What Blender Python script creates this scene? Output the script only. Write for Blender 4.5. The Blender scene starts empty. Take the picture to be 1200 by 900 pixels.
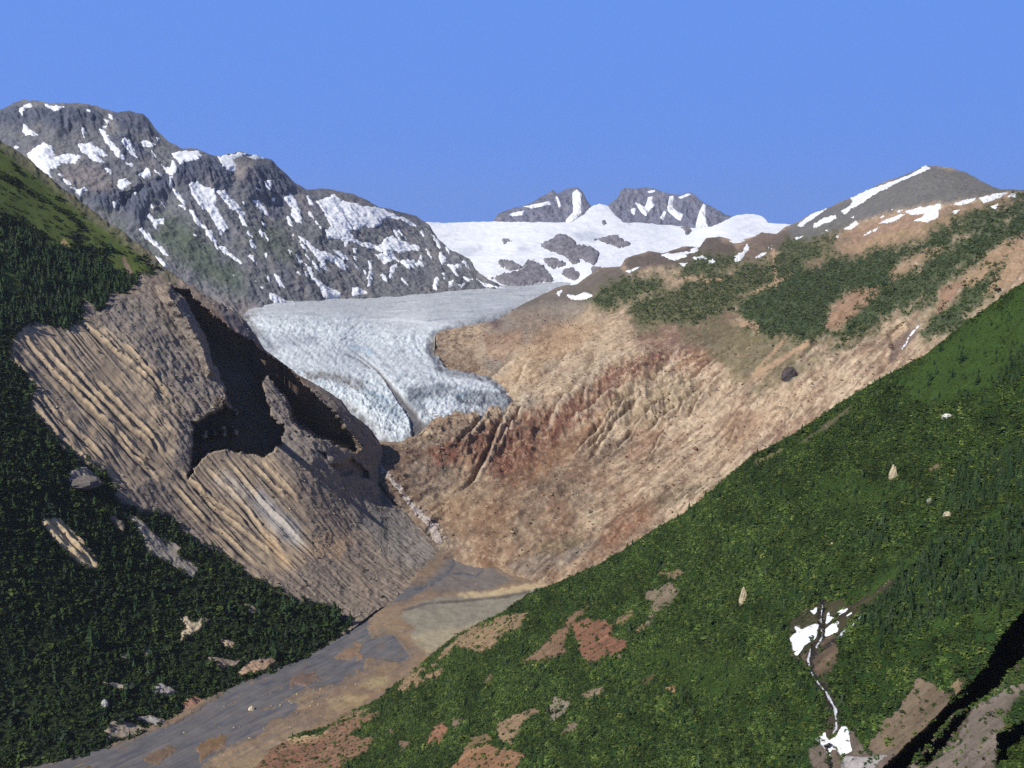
import bpy, math, random
import numpy as np
from concurrent.futures import ThreadPoolExecutor
rng = np.random.default_rng(7)
random.seed(7)
rad = math.radians
C = bpy.context.scene.collection
FPX, PITCH = 1152.0, rad(8.5)          # focal length in photo pixels (1200 wide), camera pitch
CP, SP = math.cos(PITCH), math.sin(PITCH)
HAZE = 1.6e-5
SUN_AZ, SUN_EL = rad(48), rad(42)      # sun: to the left of and behind the camera

# ------------------------------------------------------------------ helpers
def lin(r, g, b, k=1.0):
    c = np.array([r, g, b], float) / 255
    return np.where(c <= .04045, c / 12.92, ((c + .055) / 1.055) ** 2.4) / k

def rays(u, v):
    x, y = (u - 600) / FPX, (v - 450) / FPX
    return np.stack([x, CP - y * SP, -SP - y * CP], -1)

def project(P):
    d = P[..., 1] * CP - P[..., 2] * SP
    y = (-P[..., 1] * SP - P[..., 2] * CP) / d
    return 600 + FPX * P[..., 0] / d, 450 + FPX * y, d

_perm = rng.permutation(256)
_perm = np.concatenate([_perm, _perm, _perm])
_g = rng.normal(size=(256, 3)); _g /= np.linalg.norm(_g, axis=1)[:, None]
_g32 = _g.astype(np.float32)
def _perlin(p):
    i = np.floor(p).astype(np.int32); f = (p - i).astype(np.float32); i &= 255
    w = f * f * f * (f * (f * 6 - 15) + 10)
    out = np.zeros(len(p), np.float32)
    for dx in (0, 1):
        hx = _perm[i[:, 0] + dx] + i[:, 1]; wx = w[:, 0] if dx else 1 - w[:, 0]
        for dy in (0, 1):
            h2 = _perm[hx + dy] + i[:, 2]; wxy = wx * (w[:, 1] if dy else 1 - w[:, 1])
            for dz in (0, 1):
                g = _g32[_perm[h2 + dz]]
                out += (g[:, 0] * (f[:, 0] - dx) + g[:, 1] * (f[:, 1] - dy) + g[:, 2] * (f[:, 2] - dz)) * (wxy * (w[:, 2] if dz else 1 - w[:, 2]))
    return out * 1.6
_pool = ThreadPoolExecutor(4)
def perlin(p):
    sh = p.shape[:-1]; p = p.reshape(-1, 3)
    if len(p) < 20000: return _perlin(p).reshape(sh).astype(float)
    return np.concatenate(list(_pool.map(_perlin, np.array_split(p, 12)))).reshape(sh).astype(float)

def fbm(p, octs=4, gain=.5, ridge=False):
    a, s, t = 1.0, 0.0, 0.0
    for k in range(octs):
        n = perlin(p * 2.03 ** k + 17.3 * k)
        if ridge: n = 1 - 2 * np.abs(n)
        s = s + a * n; t += a; a *= gain
    return s / t

def noise_uv(u, v, scale, octs=3, seed=0.0, gain=.55):
    return fbm(np.stack([u / scale, v / scale, np.full_like(u, seed + .37)], -1), octs, gain)

def smooth(a, b, x):
    t = np.clip((x - a) / (b - a), 0, 1)
    return t * t * (3 - 2 * t)

class Spline:                             # thin-plate spline through scattered control values
    def __init__(s, pts, val, reg=1e-6):
        s.p = np.array(pts, float) / 500; n = len(s.p)
        A = np.zeros((n + 3, n + 3)); A[:n, :n] = s.k(s.p) + reg * np.eye(n)
        A[:n, n] = 1; A[:n, n + 1:] = s.p; A[n, :n] = 1; A[n + 1:, :n] = s.p.T
        s.w = np.linalg.solve(A, np.concatenate([val, [0, 0, 0]]))
    def k(s, q):
        r2 = ((q[:, None, :] - s.p[None]) ** 2).sum(-1)
        return r2 * np.log(r2 + 1e-12)
    def __call__(s, u, v):
        q = np.stack([u.ravel(), v.ravel()], -1) / 500
        out = np.empty(len(q)); n = len(s.p)
        for a in range(0, len(q), 60000):
            qq = q[a:a + 60000]
            out[a:a + 60000] = s.k(qq) @ s.w[:n] + s.w[n] + qq @ s.w[n + 1:]
        return out.reshape(u.shape)

def Z(ox, oy, s, pts):                    # points read in an enlarged view of the photograph
    return [(ox + x / s, oy + y / s) for x, y in pts]

def sdf(poly, u, v, m=14):                # signed distance to an outline, positive inside
    P = np.array(poly, float)
    out = np.full(u.shape, -float(m))
    sel = (u > P[:, 0].min() - m) & (u < P[:, 0].max() + m) & (v > P[:, 1].min() - m) & (v < P[:, 1].max() + m)
    if not sel.any(): return out
    x, y = u[sel], v[sel]
    d2 = np.full(x.shape, 1e9); ins = np.zeros(x.shape, bool)
    Q = np.roll(P, -1, 0)
    for (ax, ay), (bx, by) in zip(P, Q):
        ex, ey = bx - ax, by - ay
        t = np.clip(((x - ax) * ex + (y - ay) * ey) / (ex * ex + ey * ey + 1e-9), 0, 1)
        d2 = np.minimum(d2, (x - ax - t * ex) ** 2 + (y - ay - t * ey) ** 2)
        c = (ay > y) != (by > y)
        if ay != by: ins ^= c & (x < ex * (y - ay) / (by - ay) + ax)
    d = np.sqrt(d2)
    out[sel] = np.where(ins, d, -d)
    return out

def line_dist(pts, u, v, m=30):           # distance to a polyline, side (+ right of travel), position along
    P = np.array(pts, float)
    d = np.full(u.shape, float(m)); side = np.zeros(u.shape); along = np.zeros(u.shape)
    sel = (u > P[:, 0].min() - m) & (u < P[:, 0].max() + m) & (v > P[:, 1].min() - m) & (v < P[:, 1].max() + m)
    if not sel.any(): return d, side, along
    x, y = u[sel], v[sel]
    best = np.full(x.shape, 1e9); sd = np.zeros(x.shape); al = np.zeros(x.shape)
    n = len(P) - 1
    for k in range(n):
        a, b = P[k], P[k + 1]; e = b - a; L = math.hypot(*e)
        t = np.clip(((x - a[0]) * e[0] + (y - a[1]) * e[1]) / (L * L), 0, 1)
        q = (x - a[0] - t * e[0]) ** 2 + (y - a[1] - t * e[1]) ** 2
        b_ = q < best
        best = np.where(b_, q, best)
        sd = np.where(b_, np.sign((x - a[0]) * e[1] - (y - a[1]) * e[0]), sd)
        al = np.where(b_, (k + t) / n, al)
    d[sel] = np.sqrt(best); side[sel] = sd; along[sel] = al
    return d, side, along

def tag(o, label=None, cat=None, group=None, kind=None):
    if label: o['label'] = label
    if cat: o['category'] = cat
    if group: o['group'] = group
    if kind: o['kind'] = kind
    return o

def mesh_obj(name, V, faces, col=None, mat=None, parent=None, smooth_shade=True):
    """V (n,3); faces (m,k) with k = 3 or 4; one mesh object with an optional vertex colour"""
    V = np.ascontiguousarray(V, np.float32); faces = np.ascontiguousarray(faces, np.int32)
    m, k = faces.shape
    me = bpy.data.meshes.new(name)
    me.vertices.add(len(V)); me.vertices.foreach_set('co', V.ravel())
    me.loops.add(m * k); me.loops.foreach_set('vertex_index', faces.ravel())
    me.polygons.add(m)
    me.polygons.foreach_set('loop_start', np.arange(0, m * k, k, dtype=np.int32))
    me.polygons.foreach_set('loop_total', np.full(m, k, np.int32))
    me.polygons.foreach_set('use_smooth', np.full(m, smooth_shade, bool))
    if col is not None:
        a = me.attributes.new('tint', 'FLOAT_COLOR', 'POINT')
        c = np.ones((len(V), 4), np.float32); c[:, :3] = np.clip(col, 0, 1)
        a.data.foreach_set('color', c.ravel())
    me.update(calc_edges=True)
    if mat: me.materials.append(mat)
    o = bpy.data.objects.new(name, me); C.objects.link(o)
    if parent: o.parent = parent
    return o

# ------------------------------------------------------------------ materials
def material(name, base=None, rough=.9, bump=.0, bump_scale=.1, vary=.25, vary_scale=.05, spec=.1, sheen=None):
    m = bpy.data.materials.new(name); m.use_nodes = True
    N, L = m.node_tree.nodes, m.node_tree.links
    b = N['Principled BSDF']; b.inputs['Roughness'].default_value = rough
    b.inputs['Specular IOR Level'].default_value = spec
    if base is None:
        at = N.new('ShaderNodeAttribute'); at.attribute_name = 'tint'; src = at.outputs['Color']
    else:
        rgb = N.new('ShaderNodeRGB'); rgb.outputs[0].default_value = (*base, 1); src = rgb.outputs[0]
    geo = N.new('ShaderNodeNewGeometry')
    nz = N.new('ShaderNodeTexNoise'); nz.inputs['Scale'].default_value = vary_scale
    nz.inputs['Detail'].default_value = 6; nz.inputs['Roughness'].default_value = .65
    L.new(geo.outputs['Position'], nz.inputs['Vector'])
    mr = N.new('ShaderNodeMapRange'); mr.inputs['From Min'].default_value = .3; mr.inputs['From Max'].default_value = .7
    mr.inputs['To Min'].default_value = 1 - vary; mr.inputs['To Max'].default_value = 1 + vary
    L.new(nz.outputs['Fac'], mr.inputs['Value'])
    mx = N.new('ShaderNodeMix'); mx.data_type = 'RGBA'; mx.blend_type = 'MULTIPLY'; mx.inputs['Factor'].default_value = 1
    L.new(src, mx.inputs[6]); L.new(mr.outputs['Result'], mx.inputs[7])
    L.new(mx.outputs[2], b.inputs['Base Color'])
    if bump:
        n2 = N.new('ShaderNodeTexNoise'); n2.inputs['Scale'].default_value = bump_scale
        n2.inputs['Detail'].default_value = 5; n2.inputs['Roughness'].default_value = .6
        L.new(geo.outputs['Position'], n2.inputs['Vector'])
        bp = N.new('ShaderNodeBump'); bp.inputs['Strength'].default_value = 1; bp.inputs['Distance'].default_value = bump
        L.new(n2.outputs['Fac'], bp.inputs['Height']); L.new(bp.outputs['Normal'], b.inputs['Normal'])
    return m

M_rock = material('weathered_rock', bump=3.0, bump_scale=.08, vary=.22, vary_scale=.03)
M_slope = material('scree_and_turf', bump=.5, bump_scale=.2, vary=.2, vary_scale=.05)
M_ice = material('glacier_ice', rough=.6, bump=2.5, bump_scale=.07, vary=.10, vary_scale=.05, spec=.3)
M_snow = material('old_snow', base=(.80, .815, .83), rough=.7, bump=.4, bump_scale=.05, vary=.05, vary_scale=.02, spec=.2)
M_firn = material('snowfield', rough=.7, bump=2.0, bump_scale=.02, vary=.03, vary_scale=.01, spec=.2)
M_leaf = material('leaves', rough=.7, vary=.3, vary_scale=.15, spec=.15)
M_silt = material('silty_water', rough=.7, bump=.3, bump_scale=.3, vary=.2, vary_scale=.05, spec=.12)
M_foam = material('white_water', base=(.50, .52, .54), rough=.5, bump=.4, bump_scale=.8, vary=.3, vary_scale=.6)
M_stone = material('bare_stone', bump=.8, bump_scale=.5, vary=.25, vary_scale=.3)

# ------------------------------------------------------------------ a landform: a curved sheet with its own distance and relief
class Land:
    def __init__(s, us, top, bot, rows, ctrl, back=10, back_len=500., back_drop=.6, jitter=2.0, jscale=14, clip=None):
        us = np.asarray(us, float); t = np.linspace(0, 1, rows)
        tp = np.interp(us, *np.array(top, float).T); bt = np.interp(us, *np.array(bot, float).T)
        tp = tp + jitter * noise_uv(us, np.zeros_like(us), jscale, 4, 3.1)
        bt = np.maximum(bt, tp + 1)
        s.U = np.repeat(us[None], rows, 0)
        s.V = tp[None] + (bt - tp)[None] * t[:, None]
        c = np.array(ctrl, float)
        s.spl = Spline(c[:, :2], 1000 / c[:, 2])
        s.D = 1000 / np.maximum(s.spl(s.U, s.V), .08)
        s.V0, s.D0 = s.V, s.D.copy()
        if clip is not None:          # rows above a lower rim are folded down onto it
            s.V = np.maximum(s.V, np.interp(us, *np.array(clip, float).T)[None])
            s.D = 1000 / np.maximum(s.spl(s.U, s.V), .08)
        s.back = (back, back_len, back_drop); s.ncol = len(us); s.rows = rows
    def recess(s, poly, depth, soft_in=3., namp=3., nscale=12, only=None):
        """push the surface back inside an outline: a hollow with a steep rim"""
        sd = sdf(poly, s.U, s.V, 60) + namp * noise_uv(s.U, s.V, nscale, 4, 5.5, .65)
        s.D = s.D + depth * smooth(-.5, soft_in, sd)
    def place(s):
        s.P = rays(s.U, s.V) * s.D[..., None]
        P0 = rays(s.U, s.V0) * s.D0[..., None]
        a = np.gradient(P0, axis=1); b = np.gradient(P0, axis=0)
        n = np.cross(b, a); n /= np.linalg.norm(n, axis=-1)[..., None] + 1e-9
        flip = np.where((n * s.P).sum(-1) > 0, -1., 1.)
        s.N = n * flip[..., None]
    def axes(s, A, B):
        """unit direction from A to B along the sheet and the one across it"""
        q = np.array([A, B], float); d = 1000 / s.spl(q[:, 0], q[:, 1])
        p = rays(q[:, 0], q[:, 1]) * d[:, None]
        w = p[1] - p[0]; w /= np.linalg.norm(w)
        nm = s.N.reshape(-1, 3).mean(0); nm /= np.linalg.norm(nm)
        x = np.cross(nm, w); x /= np.linalg.norm(x)
        return w, x, nm
    def coords(s, ax, fw, fx, fn=None):
        w, x, nm = ax
        return np.stack([s.P @ w * fw, s.P @ x * fx, s.P @ nm * (fx if fn is None else fn)], -1)
    def push(s, h):
        s.P = s.P + s.N * h[..., None]
    def settle(s):
        s.u, s.v, s.d = project(s.P)
        s.n1 = noise_uv(s.u, s.v, 26, 4, 1.0); s.n2 = noise_uv(s.u, s.v, 7, 3, 2.0); s.n3 = noise_uv(s.u, s.v, 3.2, 2, 6.0)
    def base(s, c):
        s.col = np.ones(s.P.shape) * np.array(c)
    def paint(s, poly, c, soft=2., n1=6., n2=2., op=1., tex=None, grow=0.):
        sd = sdf(poly, s.u, s.v, 40) + grow + n1 * s.n1 + n2 * (s.n2 + .6 * s.n3)
        a = smooth(-soft, soft, sd) * op
        if tex is not None: a = a * tex
        s.col = s.col + (np.array(c) - s.col) * a[..., None]
        return a
    def stroke(s, pts, c, wid, soft=1., n2=1.0, op=1., tex=None):
        d, sd, al = line_dist(pts, s.u, s.v, wid * 3 + 8)
        a = smooth(soft, -soft, d - wid + n2 * s.n2 * wid) * op
        if tex is not None: a = a * tex
        s.col = s.col + (np.array(c) - s.col) * a[..., None]
    def blend(s, a, c):
        s.col = s.col + (np.array(c) - s.col) * np.clip(a, 0, 1)[..., None]
    def build(s, name, mat, label, cat, kind='structure'):
        P, col = s.P, s.col
        nb, bl, bd = s.back
        if nb:
            p0 = P[0]; h = p0[:, :2] / np.linalg.norm(p0[:, :2], axis=1)[:, None]
            t = (np.linspace(0, 1, nb + 1)[1:] ** 1.4) * bl
            B = np.repeat(p0[None], nb, 0).copy()
            B[..., :2] += h[None] * t[:, None, None]
            B[..., 2] -= bd * t[:, None] + .06 * bl * perlin(B * 8 / bl) * np.minimum(t / bl * 4, 1)[:, None]
            P = np.concatenate([B[::-1], P], 0); col = np.concatenate([np.repeat(col[:1], nb, 0), col], 0)
        R, K = P.shape[:2]
        i = np.arange(R * K).reshape(R, K)
        f = np.stack([i[:-1, :-1], i[1:, :-1], i[1:, 1:], i[:-1, 1:]], -1).reshape(-1, 4)
        s.obj = mesh_obj(name, P.reshape(-1, 3), f, col.reshape(-1, 3), mat)
        tag(s.obj, label, cat, kind=kind)
        return s.obj
    def patch(s, name, poly, mat, thick, label, cat, group=None, kind=None, namp=1.0, col=None, rough=0.):
        """a sheet lying on the landform inside an outline, thin at its rim (a snow patch, a slab of rock)"""
        sd = sdf(poly, s.u, s.v, 14) + namp * (1.7 * s.n2 + .6 * s.n1 + 1.5 * s.n3 + (2.6 * s.n4 if hasattr(s, 'n4') else 0))
        keep = sd > -2.2
        q = keep[:-1, :-1] & keep[1:, :-1] & keep[1:, 1:] & keep[:-1, 1:]
        if q.sum() < 3: return None
        i = np.arange(s.u.size).reshape(s.u.shape)
        f = np.stack([i[:-1, :-1], i[1:, :-1], i[1:, 1:], i[:-1, 1:]], -1)[q]
        used, inv = np.unique(f, return_inverse=True); f = inv.reshape(-1, 4)
        P = s.P.reshape(-1, 3)[used]; N = s.N.reshape(-1, 3)[used]; e = sd.ravel()[used]
        h = np.clip(e / 1.6, -1.2, 1) + .35 * np.clip(e / 8, 0, 1.5)
        if rough: h = h + rough * fbm(P * .03, 4, .55, True) * np.clip(e / 2, 0, 1)
        P = P + N * (thick * h)[:, None]
        cc = None if col is None else (np.ones((len(P), 3)) * np.array(col) if np.ndim(col) == 1 else col(P, s.u.ravel()[used], s.v.ravel()[used]))
        o = mesh_obj(name, P, f, cc, mat)
        return tag(o, label, cat, group, kind)

def dirnoise(L, ax, across, along, octs=4, ridge=False, gain=.55, off=0.):
    return fbm(L.coords(ax, 1 / along, 1 / across) + off, octs, gain, ridge)

# ------------------------------------------------------------------ far peaks beyond the snowfield
def U(a, b, st=1.3): return np.arange(a, b, st)
ROCKF = lin(104, 106, 120, .80)
def peak(top, bot, d0, label, cat, snow, amp=26):
    us = U(top[0][0], top[-1][0], 1.2)
    b = np.array(bot, float); t = np.array(top, float)
    vb = b0 = max(y for x, y in bot)
    ctrl = [(x, y, d0 + 12 * (vb - y)) for x in np.linspace(us[0], us[-1], 6) for y in (vb - 50, vb - 25, vb, vb + 25)]
    L = Land(us, top, [(x, y + 10) for x, y in bot], 60, ctrl, 8, 700, .9, 1.2, 7)
    L.place(); ax = L.axes((t[:, 0].mean(), b[0, 1] - 25), (t[:, 0].mean(), b[0, 1]))
    fade = np.minimum(1, np.linspace(.25, 3, L.rows))[:, None]
    L.push(fade * (amp * 1.5 * dirnoise(L, ax, 110, 330, 4, True) + amp * .6 * fbm(L.P / 45, 3, .6, True)))
    L.settle(); L.base(ROCKF); L.blend(smooth(-.1, .5, L.n1) * .6, lin(86, 88, 102, .8)); L.blend(smooth(.1, .4, L.n2) * .5, lin(132, 126, 126, .8)); L.blend(smooth(.05, .4, L.n3) * .6, lin(70, 72, 84, .8))
    L.build('mountain', M_rock, label, cat)
    for n, (pl, lb) in enumerate(snow):
        L.patch('snow_patch', pl, M_snow, 6, lb, 'snow patch', 'snow on the far peaks', namp=.5)
    return L
peak([(573, 263), (578, 260), (583, 252), (597, 246), (608, 243), (620, 240), (637, 230), (643, 227), (648, 223), (652, 227), (657, 226), (663, 222), (670, 220), (677, 221), (683, 225), (687, 235), (693, 243), (700, 255), (706, 263)],
     [(573, 263), (600, 263), (660, 264), (706, 262)], 8600, 'small dark rock peak with a pointed twin summit rising from the snowfield', 'mountain',
     [(Z(560, 180, 3, [(332, 138), (348, 125), (364, 140), (362, 205), (350, 225), (312, 248), (308, 236), (335, 205)]), 'tall white snow chute right of the summit of the pointed rock peak'),
      (Z(560, 180, 3, [(108, 212), (165, 199), (155, 217), (115, 221)]), 'low snow streak at the left foot of the pointed rock peak'),
      (Z(560, 180, 3, [(160, 186), (250, 167), (256, 178), (190, 193)]), 'slanting snow ledge halfway up the pointed rock peak'),
      (Z(560, 180, 3, [(274, 150), (283, 152), (293, 186), (284, 193)]), 'thin vertical snow line under the left summit of the pointed rock peak')])
peak([(703, 262), (710, 244), (716, 238), (723, 233), (728, 223), (733, 221), (743, 222), (750, 221), (757, 220), (768, 222), (778, 226), (787, 228), (797, 229), (808, 226), (813, 228), (817, 232), (822, 236), (827, 240), (835, 243), (843, 248), (850, 252), (857, 255), (866, 264)],
     [(703, 262), (730, 262), (800, 266), (835, 268), (866, 262)], 8900, 'broad jagged grey rock massif streaked with snow gullies behind the snowfield', 'mountain',
     [(Z(560, 180, 3, [(552, 172), (568, 176), (588, 190), (597, 152), (616, 150), (612, 172), (624, 182), (606, 195), (590, 220), (572, 206)]), 'Y-shaped snow gully on the left part of the jagged massif'),
      (Z(560, 180, 3, [(665, 200), (672, 150), (690, 148), (684, 190), (705, 205), (722, 214), (715, 237), (694, 228), (682, 215)]), 'branching snow gully in the middle of the jagged massif'),
      (Z(560, 180, 3, [(764, 262), (772, 225), (780, 200), (793, 175), (801, 180), (799, 220), (808, 258)]), 'widening white snow couloir on the right of the jagged massif'),
      (Z(560, 180, 3, [(700, 155), (740, 139), (752, 143), (715, 158)]), 'snow cap on the right crest of the jagged massif'),
      (Z(560, 180, 3, [(595, 132), (625, 126), (622, 135), (600, 139)]), 'small snow cap on the middle crest of the jagged massif'),
      (Z(560, 180, 3, [(640, 225), (655, 200), (662, 205), (652, 235)]), 'narrow snow sliver beside the middle gully of the jagged massif'),
      (Z(560, 180, 3, [(538, 195), (555, 190), (551, 216), (541, 210)]), 'small snow spot at the left edge of the jagged massif')])

# ------------------------------------------------------------------ snowfield above the glacier
L3 = Land(U(476, 960), [(470, 262), (507, 261), (560, 261), (580, 260), (650, 261), (668, 261), (684, 252), (693, 243), (702, 240), (713, 243), (722, 254), (730, 261), (800, 266), (835, 267), (848, 261), (862, 253), (880, 251), (893, 254), (900, 262), (927, 264), (960, 268)],
          [(470, 350), (960, 350)], 110,
          [(480, 262, 8000), (580, 260, 8200), (702, 240, 8300), (800, 258, 8300), (880, 252, 8000), (930, 268, 7400), (500, 300, 6600), (600, 290, 6700), (700, 285, 6900), (850, 275, 7000), (500, 340, 5400), (590, 338, 5450), (660, 338, 5450), (700, 320, 5700), (800, 320, 5900), (950, 340, 5600)],
          8, 1500, .15, .6, 20)
L3.place(); ax3 = L3.axes((600, 280), (560, 330))
L3.push(20 * fbm(L3.P / 420, 4) + 7 * fbm(L3.P / 110, 4, .55, True)); L3.settle(); L3.base((.84, .86, .89))
L3.blend(smooth(.15, .7, noise_uv(L3.u, L3.v, 34, 4, 8.)) * .45, (.60, .64, .70)); L3.blend(smooth(.12, .3, fbm(np.stack([L3.u / 45, (L3.v + .25 * L3.u + 5 * L3.n1) / 3.5, L3.u * 0], -1), 4)) * .3, (.58, .61, .66))  # darker streaks put subtle shading and crevasse lines into the snow colour
for pl, op in [(Z(560, 180, 3, [(125, 335), (160, 318), (195, 325), (190, 350), (140, 352)]), .7), (Z(560, 180, 3, [(0, 320), (15, 325), (10, 360), (0, 365)]), .6),
               (Z(560, 180, 3, [(320, 280), (400, 270), (460, 280), (430, 305), (390, 300), (350, 300)]), .5), (Z(300, 180, 3, [(700, 335), (760, 325), (800, 340), (770, 360), (720, 365)]), .5)]:
    L3.paint(pl, lin(170, 178, 188, .9), 3, 6, 3, op)
L3.build('snowfield_slope', M_firn, 'wide white snowfield sloping down from the skyline to the glacier', 'snowfield')
ROCK3 = lin(110, 107, 112, .75)
for pl, lb in [([(220, 320), (285, 280), (320, 290), (350, 318), (395, 325), (425, 350), (422, 385), (400, 392), (365, 372), (340, 395), (318, 380), (300, 360), (265, 345), (235, 335)], 'largest dark rock island in the middle of the snowfield'),
               ([(225, 370), (260, 368), (310, 385), (300, 402), (265, 402), (240, 395)], 'flat rock island just below the largest one in the snowfield'),
               ([(298, 402), (330, 400), (357, 420), (350, 442), (315, 442), (298, 425)], 'round rock island at the lower right of the snowfield'),
               ([(30, 435), (75, 430), (110, 422), (160, 405), (172, 370), (200, 378), (240, 405), (266, 440), (260, 457), (215, 450), (200, 468), (160, 470), (110, 475), (75, 452)], 'broad rock hump at the foot of the snowfield where the glacier begins'),
               ([(72, 378), (120, 373), (157, 400), (130, 412), (80, 402)], 'low rock island above the broad rock hump'),
               ([(-20, 425), (30, 440), (72, 478), (-20, 482)], 'rock slab at the lower left corner of the snowfield'),
               ([(410, 302), (450, 293), (490, 285), (537, 320), (495, 332), (460, 320)], 'thin rock band right of the largest rock island'),
               ([(78, 302), (105, 293), (122, 308), (95, 317)], 'small lone rock high on the open snowfield'),
               ([(430, 236), (450, 229), (457, 250), (440, 256)], 'tiny rock knob below the snow shoulder of the pointed peak'),
               ([(713, 262), (725, 255), (733, 238), (754, 268), (740, 285)], 'small rock tooth in the snow below the jagged massif'),
               ([(380, 405), (430, 398), (445, 412), (410, 425)], 'rock scrap at the right edge of the snowfield foot')]:
    L3.patch('rock_outcrop', Z(560, 180, 3, pl), M_rock, 9, lb, 'rock outcrop', 'rocks showing through the snowfield', namp=2.0, col=lambda P, u, v: ROCK3 * (1 + .5 * noise_uv(u, v, 7, 3, 4.) + .6 * noise_uv(u, v, 2.6, 2, 5.))[:, None], rough=.5)

# ------------------------------------------------------------------ big mountain on the left
L1 = Land(U(-90, 596, 1.08), [(-90, 150), (0, 130), (15, 122), (27, 117), (50, 120.5), (83, 121), (100, 123), (113, 126), (127, 130), (137, 133), (150, 130), (167, 135), (173, 140), (182, 153), (200, 168), (213, 175), (230, 175), (247, 182), (258, 184), (280, 178), (300, 183), (317, 188), (330, 200), (347, 217), (360, 223), (377, 221), (390, 223), (410, 227), (430, 235), (443, 243), (467, 248), (487, 254), (503, 265), (513, 281), (530, 295), (550, 304), (557, 318), (573, 331), (596, 340)],
          [(-90, 300), (0, 300), (60, 300), (140, 330), (200, 370), (260, 405), (300, 410), (596, 360)], 390,
          [(-90, 150, 4900), (0, 130, 4950), (100, 122, 5050), (180, 150, 5050), (280, 178, 5200), (350, 221, 5350), (430, 237, 5650), (495, 262, 5950), (-90, 260, 4400), (60, 210, 4500), (120, 260, 4420), (190, 315, 4300), (240, 345, 4250), (290, 372, 4230), (340, 350, 4480), (400, 346, 4770), (500, 341, 5140), (590, 338, 5450), (250, 250, 4720), (400, 290, 5080), (500, 300, 5480), (150, 215, 4640), (200, 370, 4050)],
          10, 900, .5, 2.2, 12)
L1.recess(Z(0, 80, 3, [(395, 440), (470, 420), (560, 380), (590, 400), (600, 440), (520, 470), (480, 545), (400, 520)]), 70, 20, 6)
L1.place(); ax1 = L1.axes((300, 200), (360, 340))
fade = smooth(0, .12, np.linspace(0, 1, L1.rows))[:, None] * .8 + .2
cliff = np.zeros(L1.u.shape) if hasattr(L1, 'u') else np.zeros(L1.U.shape)
CLIFFS = [Z(0, 80, 3, q) for q in [
    [(-10, 155), (50, 130), (100, 160), (200, 140), (310, 140), (360, 165), (350, 215), (290, 215), (240, 235), (130, 215), (60, 230), (-10, 225)],
    [(400, 160), (450, 150), (510, 170), (550, 230), (545, 262), (470, 240), (420, 235)],
    [(600, 400), (615, 345), (680, 325), (740, 310), (790, 345), (815, 400), (800, 425), (720, 405), (660, 410), (620, 425)],
    [(820, 420), (860, 350), (950, 330), (1000, 370), (1050, 430), (1000, 440), (950, 470), (880, 465)],
    [(290, 445), (380, 430), (450, 460), (560, 385), (600, 410), (600, 450), (520, 475), (490, 560), (400, 500), (340, 500)],
    [(360, 255), (450, 250), (540, 320), (480, 330), (420, 320)]]]
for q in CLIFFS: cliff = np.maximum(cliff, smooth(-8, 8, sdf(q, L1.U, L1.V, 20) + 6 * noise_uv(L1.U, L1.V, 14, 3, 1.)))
L1.push(fade * (26 * dirnoise(L1, ax1, 240, 600, 5, True) + 16 * fbm(L1.P / 100, 5, .62, True) + 6 * fbm(L1.P / 30, 3, .6) + cliff * (14 * dirnoise(L1, ax1, 35, 220, 3, True) + 16)))
L1.settle(); L1.n4 = dirnoise(L1, ax1, 18, 90, 3, off=51.); L1.base(lin(99, 100, 101, .74))
L1.blend(smooth(-.1, .5, noise_uv(L1.u, L1.v, 40, 4, 3.)) * .7, lin(90, 92, 104, .74))
L1.blend(smooth(.0, .5, dirnoise(L1, ax1, 60, 500, 4)) * .5, lin(130, 120, 114, .74)); n3_ = noise_uv(L1.u, L1.v, 4, 3, 33.); L1.blend(smooth(.05, .5, n3_) * .6, lin(70, 68, 74, .74)); L1.blend(smooth(.1, .5, -n3_) * .4, lin(138, 130, 126, .74))
L1.blend(smooth(.1, .5, dirnoise(L1, ax1, 25, 160, 3, off=9)) * .5, lin(86, 84, 94, .68))
L1.blend(cliff[:L1.rows] * .75, lin(70, 78, 96, .85)); L1.blend(cliff * smooth(.0, .4, dirnoise(L1, ax1, 18, 160, 3, off=5.)) * .6, lin(56, 60, 74, .8))  # dark bluish shade of the cliff faces put into the rock colour
GRN = lin(70, 82, 64, .74)
for q, op in [([(560, 520), (610, 520), (700, 580), (780, 660), (850, 720), (870, 790), (760, 770), (660, 700), (590, 640), (540, 600)], .75), ([(860, 540), (980, 560), (1050, 650), (1020, 690), (920, 660), (870, 600)], .55),
              ([(420, 560), (520, 620), (560, 670), (500, 660), (430, 610)], .6), ([(300, 420), (400, 520), (420, 560), (340, 500)], .3)]:
    L1.paint(Z(0, 80, 3, q), GRN, 12, 14, 5, op)
for q, op in [([(220, 370), (330, 350), (420, 400), (400, 440), (320, 440), (260, 400)], .6), ([(620, 760), (760, 800), (900, 840), (860, 900), (700, 850)], .5), ([(830, 330), (890, 320), (890, 380), (830, 400)], .6), ([(880, 680), (910, 680), (905, 715), (885, 710)], .6)]:
    L1.paint(Z(0, 80, 3, q), lin(134, 122, 114, .74), 10, 12, 6, op * .8)
L1.build('mountain', M_rock, 'massive dark grey mountain with cliff bands and snow patches on the left skyline', 'mountain')
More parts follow.
